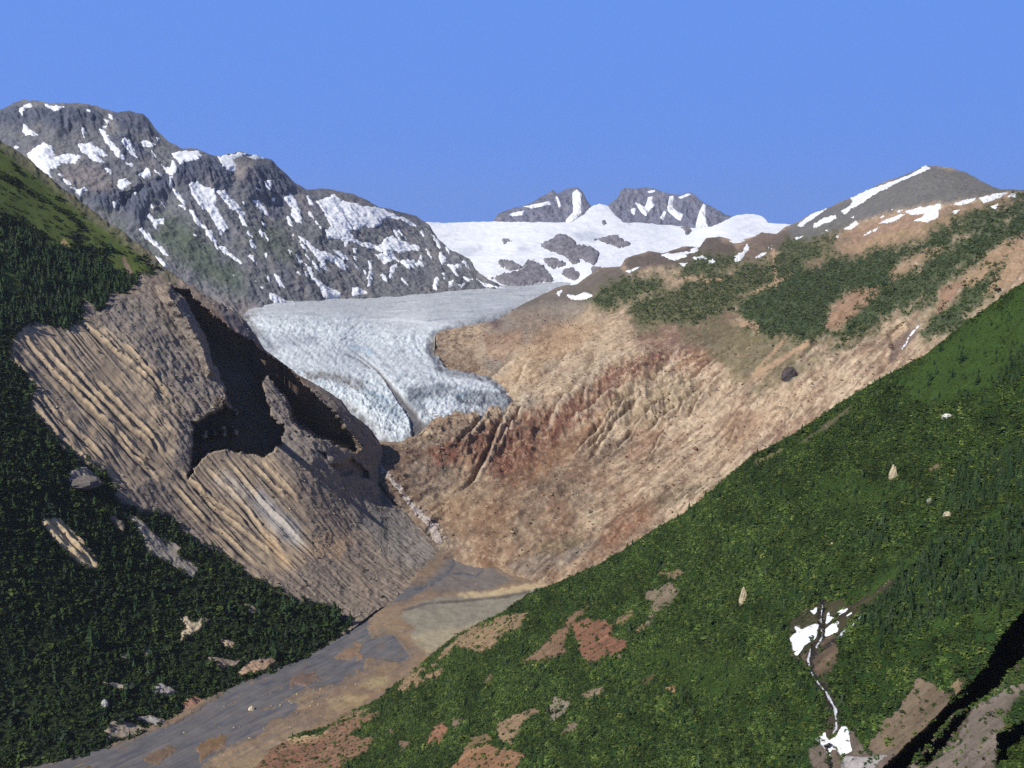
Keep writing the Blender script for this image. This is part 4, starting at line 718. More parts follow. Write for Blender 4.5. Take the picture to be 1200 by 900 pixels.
n36 = L6.n3; L6.blend(smooth(.15, .6, n36) * .45, lin(60, 56, 52, k6)); L6.blend(smooth(.2, .6, -n36) * .35, lin(158, 144, 124, k6))
L6.blend(cragz * .55, lin(104, 98, 92, k6)); L6.blend(cragz * smooth(.1, .5, noise_uv(L6.u, L6.v, 16, 3, 23.)) * .5, lin(92, 90, 78, k6))
L6.blend(ribz * smooth(.35, .9, sawn) * .6, lin(160, 140, 112, k6)); L6.blend(ribz * smooth(.35, .0, sawn) * .5, lin(84, 76, 68, k6))  # strata lines: pale crests, shade of the troughs painted dark
L6.blend(smooth(.15, .8, crest + .25 * L6.n2) * .75, lin(172, 150, 118, k6)); L6.blend(smooth(.2, .9, gul) * .6, lin(66, 60, 56, k6))  # pale rib crests; the shadow left of each rib is painted dark
L6.paint(Z5([(740, 640), (820, 700), (940, 800), (1040, 880), (1090, 860), (980, 760), (900, 680), (800, 600)]), lin(172, 162, 146, k6), 5, 6, 4, .6, .5 + .5 * smooth(-.2, .3, q6))
L6.paint(P6([(0, 500), (60, 560), (150, 640), (170, 720), (110, 700), (0, 590)]), lin(150, 146, 140, k6), 5, 6, 4, .6)
L6.paint(P6([(180, 700), (260, 660), (340, 700), (300, 760), (220, 760)]), lin(152, 126, 98, k6), 6, 8, 4, .6); L6.paint(P6([(350, 560), (470, 570), (560, 640), (660, 780), (560, 800), (450, 760), (360, 640)]), lin(108, 104, 98, k6), 8, 10, 4, .7)
L6.paint(P6([(20, 660), (80, 720), (130, 790), (100, 800), (40, 730)]), lin(168, 140, 104, k6), 4, 4, 3, .7, .5 + .5 * smooth(-.2, .3, q6))
L6.paint(Z5([(610, -60), (700, 10), (820, 80), (930, 170), (1020, 235), (1120, 300), (1060, 300), (960, 225), (860, 170), (760, 100), (660, 20)]), lin(122, 102, 88, .85), 3, 3, 2, .9)
L6.paint(Z5([(760, 20), (800, 40), (880, 100), (900, 150), (850, 130), (790, 70)]), lin(96, 92, 98, .85), 3, 4, 2, .8)
L6.paint(Z5([(1100, 340), (1200, 380), (1290, 470), (1330, 520), (1260, 520), (1180, 430)]), lin(128, 116, 104, .95), 3, 4, 2, .8)
L6.paint(P6([(330, 380), (470, 380), (480, 430), (410, 460), (360, 420)]), lin(132, 118, 100, 1.0), 4, 5, 3, .7)
STREAMC = lin(176, 164, 152, 1.0)
GRF = lin(40, 50, 30, .9)
L6.blend(forest, GRF); L6.blend(forest * smooth(0, .5, noise_uv(L6.u, L6.v, 22, 4, 14.)) * .5, lin(56, 62, 36, .9))
MEAD6 = [[(-90, 160), (0, 205), (40, 232), (75, 262), (95, 290), (70, 290), (45, 275), (20, 255), (-90, 230)], [(0, 285), (12, 305), (25, 345), (10, 345), (2, 320)], [(118, 300), (150, 290), (178, 318), (150, 322), (128, 318)], [(30, 215), (90, 262), (120, 290), (100, 288), (60, 252)], [(-90, 250), (-10, 270), (10, 300), (-90, 290)], [(-90, 90), (0, 158), (40, 190), (90, 230), (150, 278), (170, 300), (140, 296), (100, 268), (60, 240), (0, 200), (-90, 150)]]
mead6 = np.zeros(L6.u.shape)
for q in MEAD6: mead6 = np.maximum(mead6, L6.paint(q, lin(80, 92, 44, .75), 4, 8, 4, .85))
strip = smooth(12, 2, line_dist([(-90, 105), (0, 164), (33, 190), (73, 223), (117, 257), (160, 287), (200, 323)], L6.u, L6.v, 20)[0] + 5 * L6.n1 + 3 * L6.n2); L6.blend(strip * .8, lin(98, 94, 74, .7)); L6.blend(strip * smooth(.1, .4, L6.n2) * .7, lin(64, 56, 50, .7))
HC = [lin(176, 156, 122, k6), lin(120, 112, 106, k6), lin(130, 116, 96, k6), lin(134, 126, 114, k6), lin(120, 112, 100, k6), lin(172, 156, 126, k6), lin(160, 136, 110, k6), lin(128, 112, 98, k6), lin(150, 124, 100, k6), lin(136, 130, 126, k6), lin(150, 112, 90, k6), lin(134, 122, 106, k6), lin(140, 136, 132, k6), lin(148, 138, 122, k6), lin(140, 130, 116, k6), lin(140, 130, 116, k6), lin(150, 150, 150, k6), lin(140, 124, 104, k6), lin(140, 124, 104, k6)]
for q, c in zip(HOLES, HC): L6.paint(q, c, 1.5, 2, 2.2, .85)
L6.paint([(70, 285), (75, 278), (90, 300), (86, 305)], lin(150, 122, 84, k6), 1, 1, 1, .8); L6.paint([(142, 303), (146, 300), (157, 322), (152, 326)], lin(128, 104, 90, k6), 1, 1, 1, .8)
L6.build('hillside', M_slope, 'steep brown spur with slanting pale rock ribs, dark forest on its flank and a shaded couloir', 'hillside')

# pale boulder-strewn meltwater stream below the glacier snout
MELT = [(438, 540), (447, 556), (456, 567), (466, 577), (474, 587), (486, 600), (497, 610), (505, 620), (511, 633)]
for LL in (L5, FL):
    pass

# ------------------------------------------------------------------ green hillside in front on the right
L7 = Land(U(255, 1300), [(255, 925), (300, 886), (333, 866), (360, 858), (383, 852), (400, 838), (443, 820), (463, 802), (487, 784), (500, 772), (533, 745), (567, 728), (590, 717), (617, 697), (660, 680), (700, 662), (733, 643), (767, 620), (800, 602), (820, 587), (850, 560), (883, 533), (933, 507), (987, 470), (1033, 443), (1083, 417), (1100, 403), (1133, 377), (1167, 353), (1200, 330), (1300, 262)],
          [(255, 975), (1300, 975)], 520,
          [(1200, 330, 1110), (1100, 403, 1130), (1000, 463, 1170), (883, 533, 1225), (800, 602, 1270), (667, 677, 1330), (590, 717, 1350), (500, 770, 1385), (443, 820, 1385), (383, 853, 1370), (300, 887, 1335), (260, 940, 1250), (400, 900, 1200), (500, 900, 1060), (700, 900, 850), (1000, 900, 650), (1200, 900, 560), (1290, 930, 510), (1200, 600, 760), (1000, 650, 840), (800, 750, 980), (1290, 262, 1120), (950, 760, 760), (1290, 600, 720)],
          8, 400, .7, 1.5, 8)
Z8 = lambda q: Z(800, 600, 3, q); Z6 = lambda q: Z(600, 600, 3, q)
GORGE = Z8([(1215, 340), (1150, 400), (1110, 450), (1060, 540), (1000, 610), (955, 655), (880, 740), (800, 815), (715, 900), (690, 960), (790, 960), (830, 890), (900, 800), (960, 725), (1050, 690), (1100, 640), (1180, 560), (1220, 520)])
GORGE2 = Z8([(835, 905), (880, 820), (950, 760), (1010, 700), (1040, 690), (1000, 760), (940, 830), (880, 905)]); GORGE3 = Z8([(1110, 900), (1115, 800), (1150, 740), (1230, 700), (1230, 920)])
L7.recess(GORGE, 95, 3, 3, 10); L7.recess(GORGE2, 40, 2, 2, 8); L7.recess(GORGE3, 30, 4, 4, 10)
L7.recess(Z8([(430, 520), (450, 500), (480, 440), (475, 330), (500, 330), (505, 430), (560, 400), (650, 330), (720, 280), (740, 290), (640, 370), (560, 440), (500, 500), (470, 560), (500, 640), (545, 690), (550, 790), (520, 790), (520, 700), (470, 620)]), 3, 4, 1.5, 6)
L7.recess(Z8([(505, 830), (525, 815), (550, 840), (570, 900), (580, 960), (520, 960), (515, 880)]), 9, 2, 2, 6)
L7.recess(Z(1000, 600, 6, [(40, 790), (130, 680), (270, 560), (350, 470), (430, 370), (530, 290), (620, 200), (640, 215), (560, 330), (440, 430), (350, 520), (250, 620), (140, 710), (60, 800)]), 9, 2, 1.5, 6)
L7.place(); ax7 = L7.axes((1100, 450), (800, 700))
BARE = [(Z6([(460, 290), (560, 250), (592, 260), (572, 310), (520, 340), (490, 395), (470, 402), (490, 330)]), lin(132, 118, 98, .95)), (Z6([(520, 215), (590, 200), (607, 215), (570, 240), (530, 225)]), lin(140, 118, 90, .95)),
        (Z6([(210, 400), (260, 378), (330, 380), (352, 400), (345, 430), (407, 460), (400, 490), (350, 520), (270, 532), (230, 490)]), lin(138, 98, 78, .95)), (Z6([(45, 530), (110, 470), (190, 390), (240, 350), (300, 320), (260, 350), (210, 400), (180, 460), (190, 490), (110, 510)]), lin(132, 104, 82, .95)),
        (Z6([(355, 385), (420, 345), (427, 370), (380, 400)]), lin(140, 118, 86, .95)), (Z6([(245, 640), (290, 620), (327, 613), (320, 632), (265, 667)]), lin(142, 122, 100, .95)), (Z6([(123, 742), (150, 690), (200, 653), (207, 690), (160, 722)]), lin(140, 128, 112, .95)), (Z6([(165, 792), (200, 755), (240, 733), (230, 760), (180, 792)]), lin(146, 126, 102, .95)),
        (Z6([(543, 626), (575, 618), (577, 630), (570, 642)]), lin(154, 124, 90, .95)), (Z6([(120, 690), (150, 650), (165, 650), (150, 690)]), lin(120, 108, 92, .95)), (Z6([(430, 415), (460, 400), (470, 415), (440, 428)]), lin(150, 126, 92, .95)), (Z6([(430, 628), (450, 615), (455, 630)]), lin(130, 110, 84, .95)), (Z6([(450, 590), (500, 560), (510, 590), (470, 600)]), lin(92, 80, 58, .95)),
        (zf([(500, 640), (520, 560), (560, 530), (610, 560), (640, 520), (660, 490), (700, 440), (760, 400), (800, 388), (900, 358), (957, 358), (930, 410), (860, 440), (830, 480), (780, 492), (700, 480), (640, 540), (580, 570), (530, 640)]), lin(150, 126, 98, .95)), (zf([(540, 600), (640, 560), (660, 545), (650, 575), (560, 620)]), lin(150, 124, 96, .95)), (zf([(598, 822), (620, 770), (660, 733), (682, 768), (645, 812)]), lin(150, 108, 84, .95)), (zf([(850, 752), (910, 720), (985, 688), (992, 700), (930, 760), (900, 820), (855, 800)]), lin(148, 124, 98, .95)),
        (zf([(670, 930), (740, 840), (810, 818), (860, 830), (950, 850), (920, 900), (900, 940)]), lin(150, 114, 86, .95)), (zf([(740, 835), (760, 800), (820, 780), (830, 800), (790, 830)]), lin(128, 110, 80, .95)), (zf([(497, 802), (540, 808), (542, 820), (510, 847)]), lin(140, 114, 94, .95)), (zf([(460, 760), (480, 755), (490, 790), (470, 785)]), lin(120, 100, 86, .95)),
        (zf([(-200, 990), (-100, 880), (0, 855), (90, 800), (230, 780), (290, 740), (430, 700), (432, 722), (350, 770), (330, 790), (425, 792), (400, 830), (340, 870), (250, 930), (200, 990)]), lin(146, 112, 90, 1.0)), (zf([(250, 745), (320, 700), (420, 690), (300, 745)]), lin(140, 120, 92, .95)),
        (zf([(1020, 690), (1050, 650), (1090, 660), (1100, 690), (1050, 740), (1030, 720)]), lin(140, 128, 110, .95)), (zf([(1070, 780), (1140, 740), (1120, 780), (1080, 795)]), lin(134, 120, 100, .95)), (zf([(800, 600), (830, 560), (835, 580), (810, 610)]), lin(116, 98, 74, .95)), (zf([(940, 520), (1000, 480), (1080, 460), (1090, 490), (1000, 530)]), lin(130, 106, 84, .95)), (zf([(700, 735), (730, 725), (715, 760), (690, 770)]), lin(128, 112, 92, .95)),
        (Z8([(640, 835), (700, 740), (760, 680), (830, 588), (880, 602), (910, 620), (950, 642), (945, 680), (900, 730), (840, 790), (760, 870), (720, 905), (600, 960), (600, 850)]), lin(120, 104, 86, .95)), (Z8([(938, 640), (945, 600), (985, 575), (985, 620), (955, 655)]), lin(140, 120, 94, .95)), (Z8([(880, 910), (950, 800), (1030, 700), (1090, 680), (1150, 640), (1200, 600), (1215, 620), (1130, 700), (1130, 770), (1120, 830), (1095, 910)]), lin(124, 112, 100, .95)), (Z8([(765, 870), (850, 790), (972, 712), (905, 800), (840, 880), (770, 950)]), lin(122, 106, 92, .95)), (Z8([(800, 930), (850, 860), (960, 730), (1060, 680), (1150, 630), (1180, 640), (1120, 760), (1130, 840), (1100, 930)]), lin(118, 108, 98, .95)), (GORGE, lin(90, 78, 66, .95)), (GORGE2, lin(88, 76, 66, .95)),
        (Z8([(385, 520), (380, 430), (378, 390), (440, 345), (500, 318), (560, 312), (600, 332), (660, 300), (740, 245), (750, 255), (690, 310), (620, 375), (570, 425), (550, 490), (530, 560), (500, 590), (470, 570), (420, 520)]), lin(70, 66, 48, .95)), (Z8([(425, 510), (460, 490), (520, 440), (560, 450), (550, 520), (510, 570), (470, 590), (450, 560)]), lin(104, 88, 72, .95)), (Z8([(500, 590), (550, 690), (560, 780), (500, 800), (520, 700), (470, 610)]), lin(72, 64, 54, .95)), (Z8([(440, 840), (520, 800), (600, 760), (640, 840), (760, 850), (700, 960), (480, 960)]), lin(110, 98, 88, .95)),
        (Z(800, 400, 3, [(410, 355), (470, 310), (560, 240), (600, 225), (580, 250), (500, 310), (430, 360)]), lin(96, 92, 66, .95)), (Z(800, 400, 3, [(250, 420), (330, 385), (360, 375), (320, 405), (250, 435)]), lin(120, 116, 76, .95)), (Z(800, 400, 3, [(850, 455), (880, 440), (910, 425), (905, 445), (870, 460)]), lin(118, 108, 80, .95)), (Z(800, 400, 3, [(660, 185), (685, 178), (688, 195)]), lin(110, 110, 96, .95))]
bn7 = 4.5 * noise_uv(L7.U, L7.V, 9, 4, 7., .65) + 2.5 * noise_uv(L7.U, L7.V, 3.4, 2, 9.); bare = np.zeros(L7.U.shape)
for q, c in BARE: bare = np.maximum(bare, smooth(-2, 2, sdf(q, L7.U, L7.V) + bn7))
fade = smooth(0, .05, np.linspace(0, 1, L7.rows))[:, None] * .85 + .15
L7.push(fade * (5 * fbm(L7.P / 110, 4) + 2.6 * dirnoise(L7, ax7, 45, 240, 3) + bare * (1.8 * fbm(L7.P / 16, 4, .6, True) + 1.5 * dirnoise(L7, ax7, 8, 70, 3, True)) + 5 * smooth(-6, 6, sdf(Z8([(760, 960), (850, 860), (960, 730), (1060, 680), (1180, 600), (1240, 700), (1240, 960)]), L7.U, L7.V)) * dirnoise(L7, L7.axes((1170, 820), (1090, 890)), 9, 60, 4, True)))
L7.settle(); k7 = .95
L7.base(lin(36, 58, 26, k7)); L7.blend(smooth(-.1, .5, noise_uv(L7.u, L7.v, 40, 4, 4.)) * .6, lin(50, 74, 30, k7)); L7.blend(smooth(.1, .6, noise_uv(L7.u, L7.v, 12, 4, 44.)) * .5, lin(62, 72, 38, k7))
LIGHT7 = [(Z(800, 400, 3, [(850, 40), (1000, -60), (1200, -200), (1300, -240), (1300, -20), (1200, 30), (1100, 150), (1000, 200), (900, 220), (800, 200), (760, 140)]), .9), (Z(800, 400, 3, [(1010, 20), (1100, -40), (1180, -50), (1130, 40), (1060, 70)]), .8), (Z(1000, 600, 6, [(60, 560), (200, 450), (330, 370), (440, 330), (560, 230), (420, 370), (330, 470), (240, 560), (130, 640), (30, 640)]), .9), (Z8([(690, 260), (780, 200), (840, 160), (890, 130), (800, 200), (740, 250)]), .7),
          (Z(800, 400, 3, [(470, 470), (560, 470), (720, 490), (800, 500), (700, 560), (620, 620), (540, 600)]), .45), (Z6([(440, 500), (560, 480), (800, 500), (860, 600), (700, 660), (560, 600)]), .45), (Z8([(1000, 360), (1200, 300), (1230, 330), (1130, 380), (1040, 400)]), .6), (Z8([(820, 370), (920, 360), (950, 400), (860, 420)]), .5), (Z(800, 400, 3, [(1060, 620), (1150, 580), (1200, 550), (1200, 570), (1100, 615)]), .8), (Z(800, 400, 3, [(1040, 210), (1130, 170), (1200, 135), (1200, 148), (1100, 195)]), .8)]
mead7 = np.zeros(L7.u.shape)
for q, op in LIGHT7: mead7 = np.maximum(mead7, L7.paint(q, lin(62, 84, 38, 1.15), 8, 14, 8, op))
rst = dirnoise(L7, ax7, 6, 50, 4)
for q, c in BARE:
    c = np.array(c) * .82; sd_ = sdf(q, L7.U, L7.V) + bn7
    a = smooth(-2, 2, sd_) * .92
    cc = c * (1 + .35 * np.clip(rst * 1.5, -1, 1))[..., None]
    L7.col = L7.col + (cc - L7.col) * a[..., None]
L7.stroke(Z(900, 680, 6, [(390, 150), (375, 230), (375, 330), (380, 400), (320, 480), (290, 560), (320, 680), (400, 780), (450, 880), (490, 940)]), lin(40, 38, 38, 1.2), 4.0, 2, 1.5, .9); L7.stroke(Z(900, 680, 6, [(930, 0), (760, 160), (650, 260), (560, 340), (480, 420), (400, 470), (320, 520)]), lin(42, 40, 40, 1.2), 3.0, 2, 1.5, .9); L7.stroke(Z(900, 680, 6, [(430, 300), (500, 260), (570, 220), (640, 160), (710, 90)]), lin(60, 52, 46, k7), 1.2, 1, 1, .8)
rim = zf([(-200, 990), (-60, 880), (40, 840), (200, 850), (300, 800), (200, 990)])
L7.paint(zf([(0, 880), (60, 850), (160, 830), (240, 800), (220, 860), (120, 900), (0, 930)]), lin(140, 98, 80, 1.25), 4, 5, 5, .6); L7.paint(zf([(100, 790), (200, 780), (260, 770), (200, 800), (120, 815)]), lin(176, 150, 112, k7), 3, 3, 2, .8)
L7.build('hillside', M_slope, 'green shrub-covered hillside in front on the right with bare brown scars', 'hillside')

# ------------------------------------------------------------------ snow, water and rocks on the near hillside
for pl, lb, th in [(Z(900, 680, 6, [(152, 410), (170, 385), (200, 365), (185, 335), (190, 318), (215, 330), (235, 345), (290, 320), (330, 305), (355, 308), (350, 360), (335, 410), (290, 435), (255, 460), (225, 510), (205, 530), (182, 522), (172, 470)]), 'large white snow patch left of the dark stream gully on the green hillside', .9),
                   (Z(900, 680, 6, [(398, 400), (400, 345), (440, 310), (495, 283), (498, 300), (480, 325), (497, 338), (490, 360), (440, 385)]), 'smaller snow patch right of the dark stream gully on the green hillside', .8),
                   (Z(900, 680, 6, [(405, 300), (415, 240), (428, 208), (435, 255), (470, 262), (440, 285), (412, 310)]), 'pointed snow scrap above the smaller snow patch by the stream gully', .6),
                   (Z(900, 680, 6, [(483, 240), (490, 218), (530, 200), (562, 196), (555, 215), (500, 246)]), 'short snow bar above the stream gully, highest on its right side', .6),
                   (Z(900, 680, 6, [(293, 212), (320, 208), (335, 190), (346, 192), (340, 225), (325, 243)]), 'tiny V-shaped snow scrap at the top left of the stream gully', .6),
                   (Z(900, 680, 6, [(545, 250), (585, 222), (590, 232), (555, 256)]), 'thin snow sliver beside the stream channel', .5),
                   (Z(900, 770, 4, [(215, 388), (255, 360), (268, 350), (275, 380), (290, 388), (320, 365), (345, 325), (368, 322), (378, 350), (385, 400), (395, 440), (355, 460), (345, 470), (320, 435), (300, 435), (290, 450), (300, 530), (280, 450), (250, 410)]), 'snow bridge with a dark hole at the bottom of the hillside stream', 1.0)]:
    L7.patch('snow_patch', pl, M_snow, th, lb, 'snow patch', 'snow on the near hillside', namp=.35)
M_dirty = material('dirty_snow', base=tuple(lin(166, 160, 156, 1.2)), rough=.8, bump=.5, bump_scale=.4, vary=.35, vary_scale=.3)
L7.patch('snow_patch', Z(900, 770, 4, [(345, 470), (360, 462), (420, 465), (480, 470), (540, 455), (565, 462), (520, 490), (480, 540), (340, 560)]), M_dirty, .8, 'grey dirty snow below the bare brown slab at the bottom of the hillside', 'snow patch', 'snow on the near hillside', namp=.5)

def ribbon(L, pts, wid, name, mat, lift, label, cat, kind=None, namp=.6, col=None):
    """a flowing strip that follows the landform"""
    d, s_, a_ = line_dist(pts, L.u, L.v, 12)
    w = np.interp(a_, np.linspace(0, 1, len(wid)), wid)
    e = w - d + namp * L.n2 * w
    keep = e > -1.4
    q = keep[:-1, :-1] & keep[1:, :-1] & keep[1:, 1:] & keep[:-1, 1:]
    i = np.arange(L.u.size).reshape(L.u.shape)
    f = np.stack([i[:-1, :-1], i[1:, :-1], i[1:, 1:], i[:-1, 1:]], -1)[q]
    used, inv = np.unique(f, return_inverse=True)
    P = L.P.reshape(-1, 3)[used] + L.N.reshape(-1, 3)[used] * (lift * np.clip(e.ravel()[used], -1.2, 1))[:, None]
    return tag(mesh_obj(name, P, inv.reshape(-1, 4), None if col is None else np.ones((len(P), 3)) * col, mat), label, cat, kind=kind)
z9 = lambda q: Z(900, 680, 6, q)
ribbon(L7, z9([(825, 95), (760, 170), (700, 210), (650, 265), (580, 325), (520, 380), (485, 420)]), [.6, 1.4, 1.8, 1.4, 2.0, 1.2], 'mountain_stream', M_foam, .5, 'pale straight channel of water running down from the right into the stream gully', 'stream', 'structure', 1.2)
ribbon(L7, z9([(300, 480), (280, 560), (300, 640), (330, 690), (370, 745), (410, 790), (430, 840), (465, 890), (487, 925)]) + Z(900, 770, 4, [(275, 165), (290, 195), (305, 225), (315, 260), (320, 300), (318, 340), (300, 365)]), [.6, 1.1, .8, 1.0, .7, 1.0, .8, 1.2, .8, 1.0, .8, 1.1, .9, 1.2, .8], 'mountain_stream', M_foam, .5, 'white tumbling stream winding down the green hillside between the snow patches', 'stream', 'structure', 1.4)
ribbon(L7, z9([(383, 150), (380, 200), (372, 260), (375, 330), (380, 400), (340, 470)]), [.5, .8, .5, .9, .6, 1.], 'mountain_stream', M_foam, .4, 'thin trickle in the dark gully between the two upper snow patches', 'stream', 'structure', 1.6)
M_melt = material('pale_stream_stones', rough=.7, bump=1.5, bump_scale=.25, vary=.4, vary_scale=.12)
MELT = [(440, 538), (452, 554), (463, 568), (472, 579), (481, 590), (493, 603), (503, 613), (510, 623), (515, 634)]
R4 = lambda q: Z(800, 180, 3, q)
ribbon(L5, R4([(828, 606), (812, 625), (795, 645), (785, 670), (765, 692)]), [.9, 1.2, .5, 1.1, .7], 'waterfall', material('falling_water', base=(.8, .81, .83), rough=.4), 2.5, 'white waterfall in the dark notch of the valley wall above the green hillside', 'waterfall', None, 1.3)

for LL in (L5, FL): ribbon(LL, MELT, [2.0, 1.6, 2.2, 1.8, 2.6, 3.6, 5.0, 5.5, 4.0], 'mountain_stream', M_melt, 1.2, 'milky meltwater stream among pale stones running from the glacier snout to the flat valley floor', 'stream', 'structure', 1.0, lin(190, 178, 168, 1.2))
ribbon(FL, [(498, 687), (512, 679), (524, 671), (531, 660), (527, 650), (521, 641), (515, 633)], [3.5, 3.0, 2.2, 2.6, 1.8, 2.2, 1.6], 'river_branch', M_silt, .8, 'narrow grey upper channel of the river below the meltwater stones', 'river channel', 'structure', 1.2, lin(106, 104, 106, 1.05))
ribbon(FL, [(520, 674), (540, 672), (556, 676), (566, 668), (560, 655), (550, 645), (535, 645), (527, 652)], [1.2, 1.8, 1.2, 1.6, 1.2, 1.0], 'river_branch', M_silt, .7, 'thin looping side channel of the river on the upper gravel flat', 'river channel', 'structure', 1.4, lin(104, 102, 104, 1.05))
def terrain_at(L, u, v):
    """nearest visible point of a landform at a place read from the photograph"""
    i = np.argmin((L.u - u) ** 2 + (L.v - v) ** 2)
    return L.P.reshape(-1, 3)[i].copy(), L.N.reshape(-1, 3)[i]

def rock(L, u, v, w, h, col, label, name='boulder', cat='boulder', group=None, spire=0.):
    P, N = terrain_at(L, u, v)
    n, m = 14, 9
    th = np.linspace(0, 2 * math.pi, n, endpoint=False); ph = np.linspace(-.45 * math.pi, .5 * math.pi, m)
    T, F_ = np.meshgrid(th, ph)
    X = np.stack([np.cos(F_) * np.cos(T), np.cos(F_) * np.sin(T), np.sin(F_)], -1)
    if spire: X[..., :2] *= (1 - spire * np.clip(X[..., 2:], 0, 1))
    off = rng.uniform(0, 99)
    X *= (1 + .35 * fbm(X * 1.3 + off, 3, .6, True))[..., None]
    X *= np.array([w / 2, w / 2 * .8, h])
    V = X.reshape(-1, 3) + P + np.array([0, 0, h * .15])
    i = np.arange(n * m).reshape(m, n)
    f = np.stack([i[:-1], np.roll(i[:-1], -1, 1), np.roll(i[1:], -1, 1), i[1:]], -1).reshape(-1, 4)
    c = np.ones((len(V), 3)) * col * (1 + .2 * rng.normal(size=len(V)))[:, None]
    return tag(mesh_obj(name, V, f, c, M_stone, smooth_shade=False), label, cat, group)
PALE = lin(186, 172, 140, 1.05); GREY = lin(168, 166, 164, 1.05)
rock(L7, 871, 705, 7.5, 10.5, PALE, 'tall pale rock standing alone in the shrubs left of the hillside snow', 'rock', 'rock', None, .3)
rock(L7, 1047, 559, 7, 9, PALE, 'pale pointed rock on the green hillside high above the snow patches', 'rock', 'rock', None, .3)
rock(L7, 1111, 490, 10, 3.2, lin(220, 216, 204, 1.1), 'low whitish rock on the grassy upper part of the hillside', 'rock', 'rock')
rock(L7, 1111, 605, 7, 3, lin(170, 158, 132, 1.), 'low tan rock in the conifers right of the hillside snow', 'rock', 'rock')
rock(L7, 1091, 588, 6, 2.5, lin(130, 132, 112, 1.), 'low mossy rock just above the tan rock in the conifers', 'rock', 'rock')
rock(L7, 975, 639, 3.2, 2, PALE, 'small pale rock in the shrubs above the stream gully', 'rock', 'rock')
rock(L6, 98, 566, 50, 9, lin(104, 98, 92, .8), 'big grey rock bluff at the foot of the ribbed spur among dark shrubs', 'rock', 'rock')
rock(L6, 122, 826, 9, 6, lin(170, 168, 160, .9), 'small pale boulder in the dark forest above the river', 'boulder', 'boulder')
rock(L5, 925, 442, 34, 20, lin(86, 78, 76, 1.1), 'dark lone crag sticking out of the tan valley wall', 'rock', 'rock')
rock(FL, 295, 833, 8, 6, lin(214, 200, 168, 1.1), 'pale round boulder alone on the grey river flat, the biggest there', 'boulder', 'boulder')
for i in range(90):
    u = rng.normal(285, 60); v = rng.normal(838 - .3 * (u - 285), 13)
    if v > 890 or u < 150 or u > 420: continue
    rock(FL, u, v, rng.uniform(1.2, 3.0), rng.uniform(.8, 1.7), PALE * rng.uniform(.6, 1.0), 'small pale boulder strewn over the grey river flat', 'boulder', 'boulder', 'small boulders on the river flat')
for i in range(40):
    t = rng.uniform(0, 1) ** .8; k = min(int(t * 8), 7); a, b = MELT[k], MELT[k + 1]; s = t * 8 - k
    u = a[0] + (b[0] - a[0]) * s + rng.normal(0, 2 + 4 * t); v = a[1] + (b[1] - a[1]) * s + rng.normal(0, 1.5)
    L_ = min((FL, L5), key=lambda q: q.d.ravel()[np.argmin((q.u - u) ** 2 + (q.v - v) ** 2)] if np.min((q.u - u) ** 2 + (q.v - v) ** 2) < 9 else 1e9)
    rock(L_, u, v, rng.uniform(4, 9), rng.uniform(2, 4), lin(190, 176, 164, 1.1) * rng.uniform(.75, 1.1), 'pale boulder in the meltwater stream below the glacier snout', 'boulder', 'boulder', 'boulders in the meltwater stream')

# ------------------------------------------------------------------ shrubs and trees
def shrub_proto(seed, n=18, tall=1.0):
    r = np.random.default_rng(seed); V, Fc, sh = [], [], []
    for k in range(n):
        a = r.uniform(0, 2 * math.pi); z = r.uniform(-.05, 1.0); rr = .52 * math.sqrt(max(.05, 1 - z * z * .85)) * r.uniform(.55, 1.1)
        c = np.array([rr * math.cos(a), rr * math.sin(a), z * tall])
        nrm = np.array([math.cos(a) * rr, math.sin(a) * rr, .35 + .5 * z]) + r.normal(0, .35, 3); nrm /= np.linalg.norm(nrm)
        t = np.cross(nrm, r.normal(size=3)); t /= np.linalg.norm(t); b = np.cross(nrm, t)
        s = r.uniform(.14, .27); base = len(V)
        for q in ((-1, -.7), (1, -.6), (.75, .8), (-.7, .75)): V.append(c + t * q[0] * s * r.uniform(.7, 1.2) + b * q[1] * s * r.uniform(.7, 1.2) + nrm * r.uniform(-.06, .06))
        Fc += [(base, base + 1, base + 2), (base, base + 2, base + 3)]
        sh += [r.uniform(.8, 1.22)] * 4
    return np.array(V), np.array(Fc), np.array(sh)

def conifer_proto(seed, tiers=8, seg=8, lean=0.0):
    r = np.random.default_rng(seed); V, Fc, sh = [], [], []
    for k in range(5):                                   # trunk
        a = k * 2 * math.pi / 5
        V.append(np.array([.022 * math.cos(a), .022 * math.sin(a), -.08])); sh.append(.55)
    V.append(np.array([0, 0, .98])); sh.append(.8)
    Fc += [(k, (k + 1) % 5, 5) for k in range(5)]
    for j in range(tiers):
        z = .08 + .86 * (j / tiers) ** .92; R = (.20 * (1 - (j / tiers) ** 1.1) + .025) * r.uniform(.8, 1.15); top = z + .20 * (1 - .45 * j / tiers)
        base = len(V); V.append(np.array([r.normal(0, .008), r.normal(0, .008), min(top, 1.02)])); sh.append(1.15)
        a0 = r.uniform(0, 6.28)
        for k in range(seg):
            a = a0 + k * 2 * math.pi / seg + r.normal(0, .18); q = R * (r.uniform(.85, 1.3) if k % 2 == 0 else r.uniform(.35, .65))
            V.append(np.array([q * math.cos(a), q * math.sin(a), z + r.normal(0, .015) - .10 * q])); sh.append(r.uniform(.75, 1.25))
        Fc += [(base, base + 1 + k, base + 1 + (k + 1) % seg) for k in range(seg)]
    return np.array(V), np.array(Fc), np.array(sh)

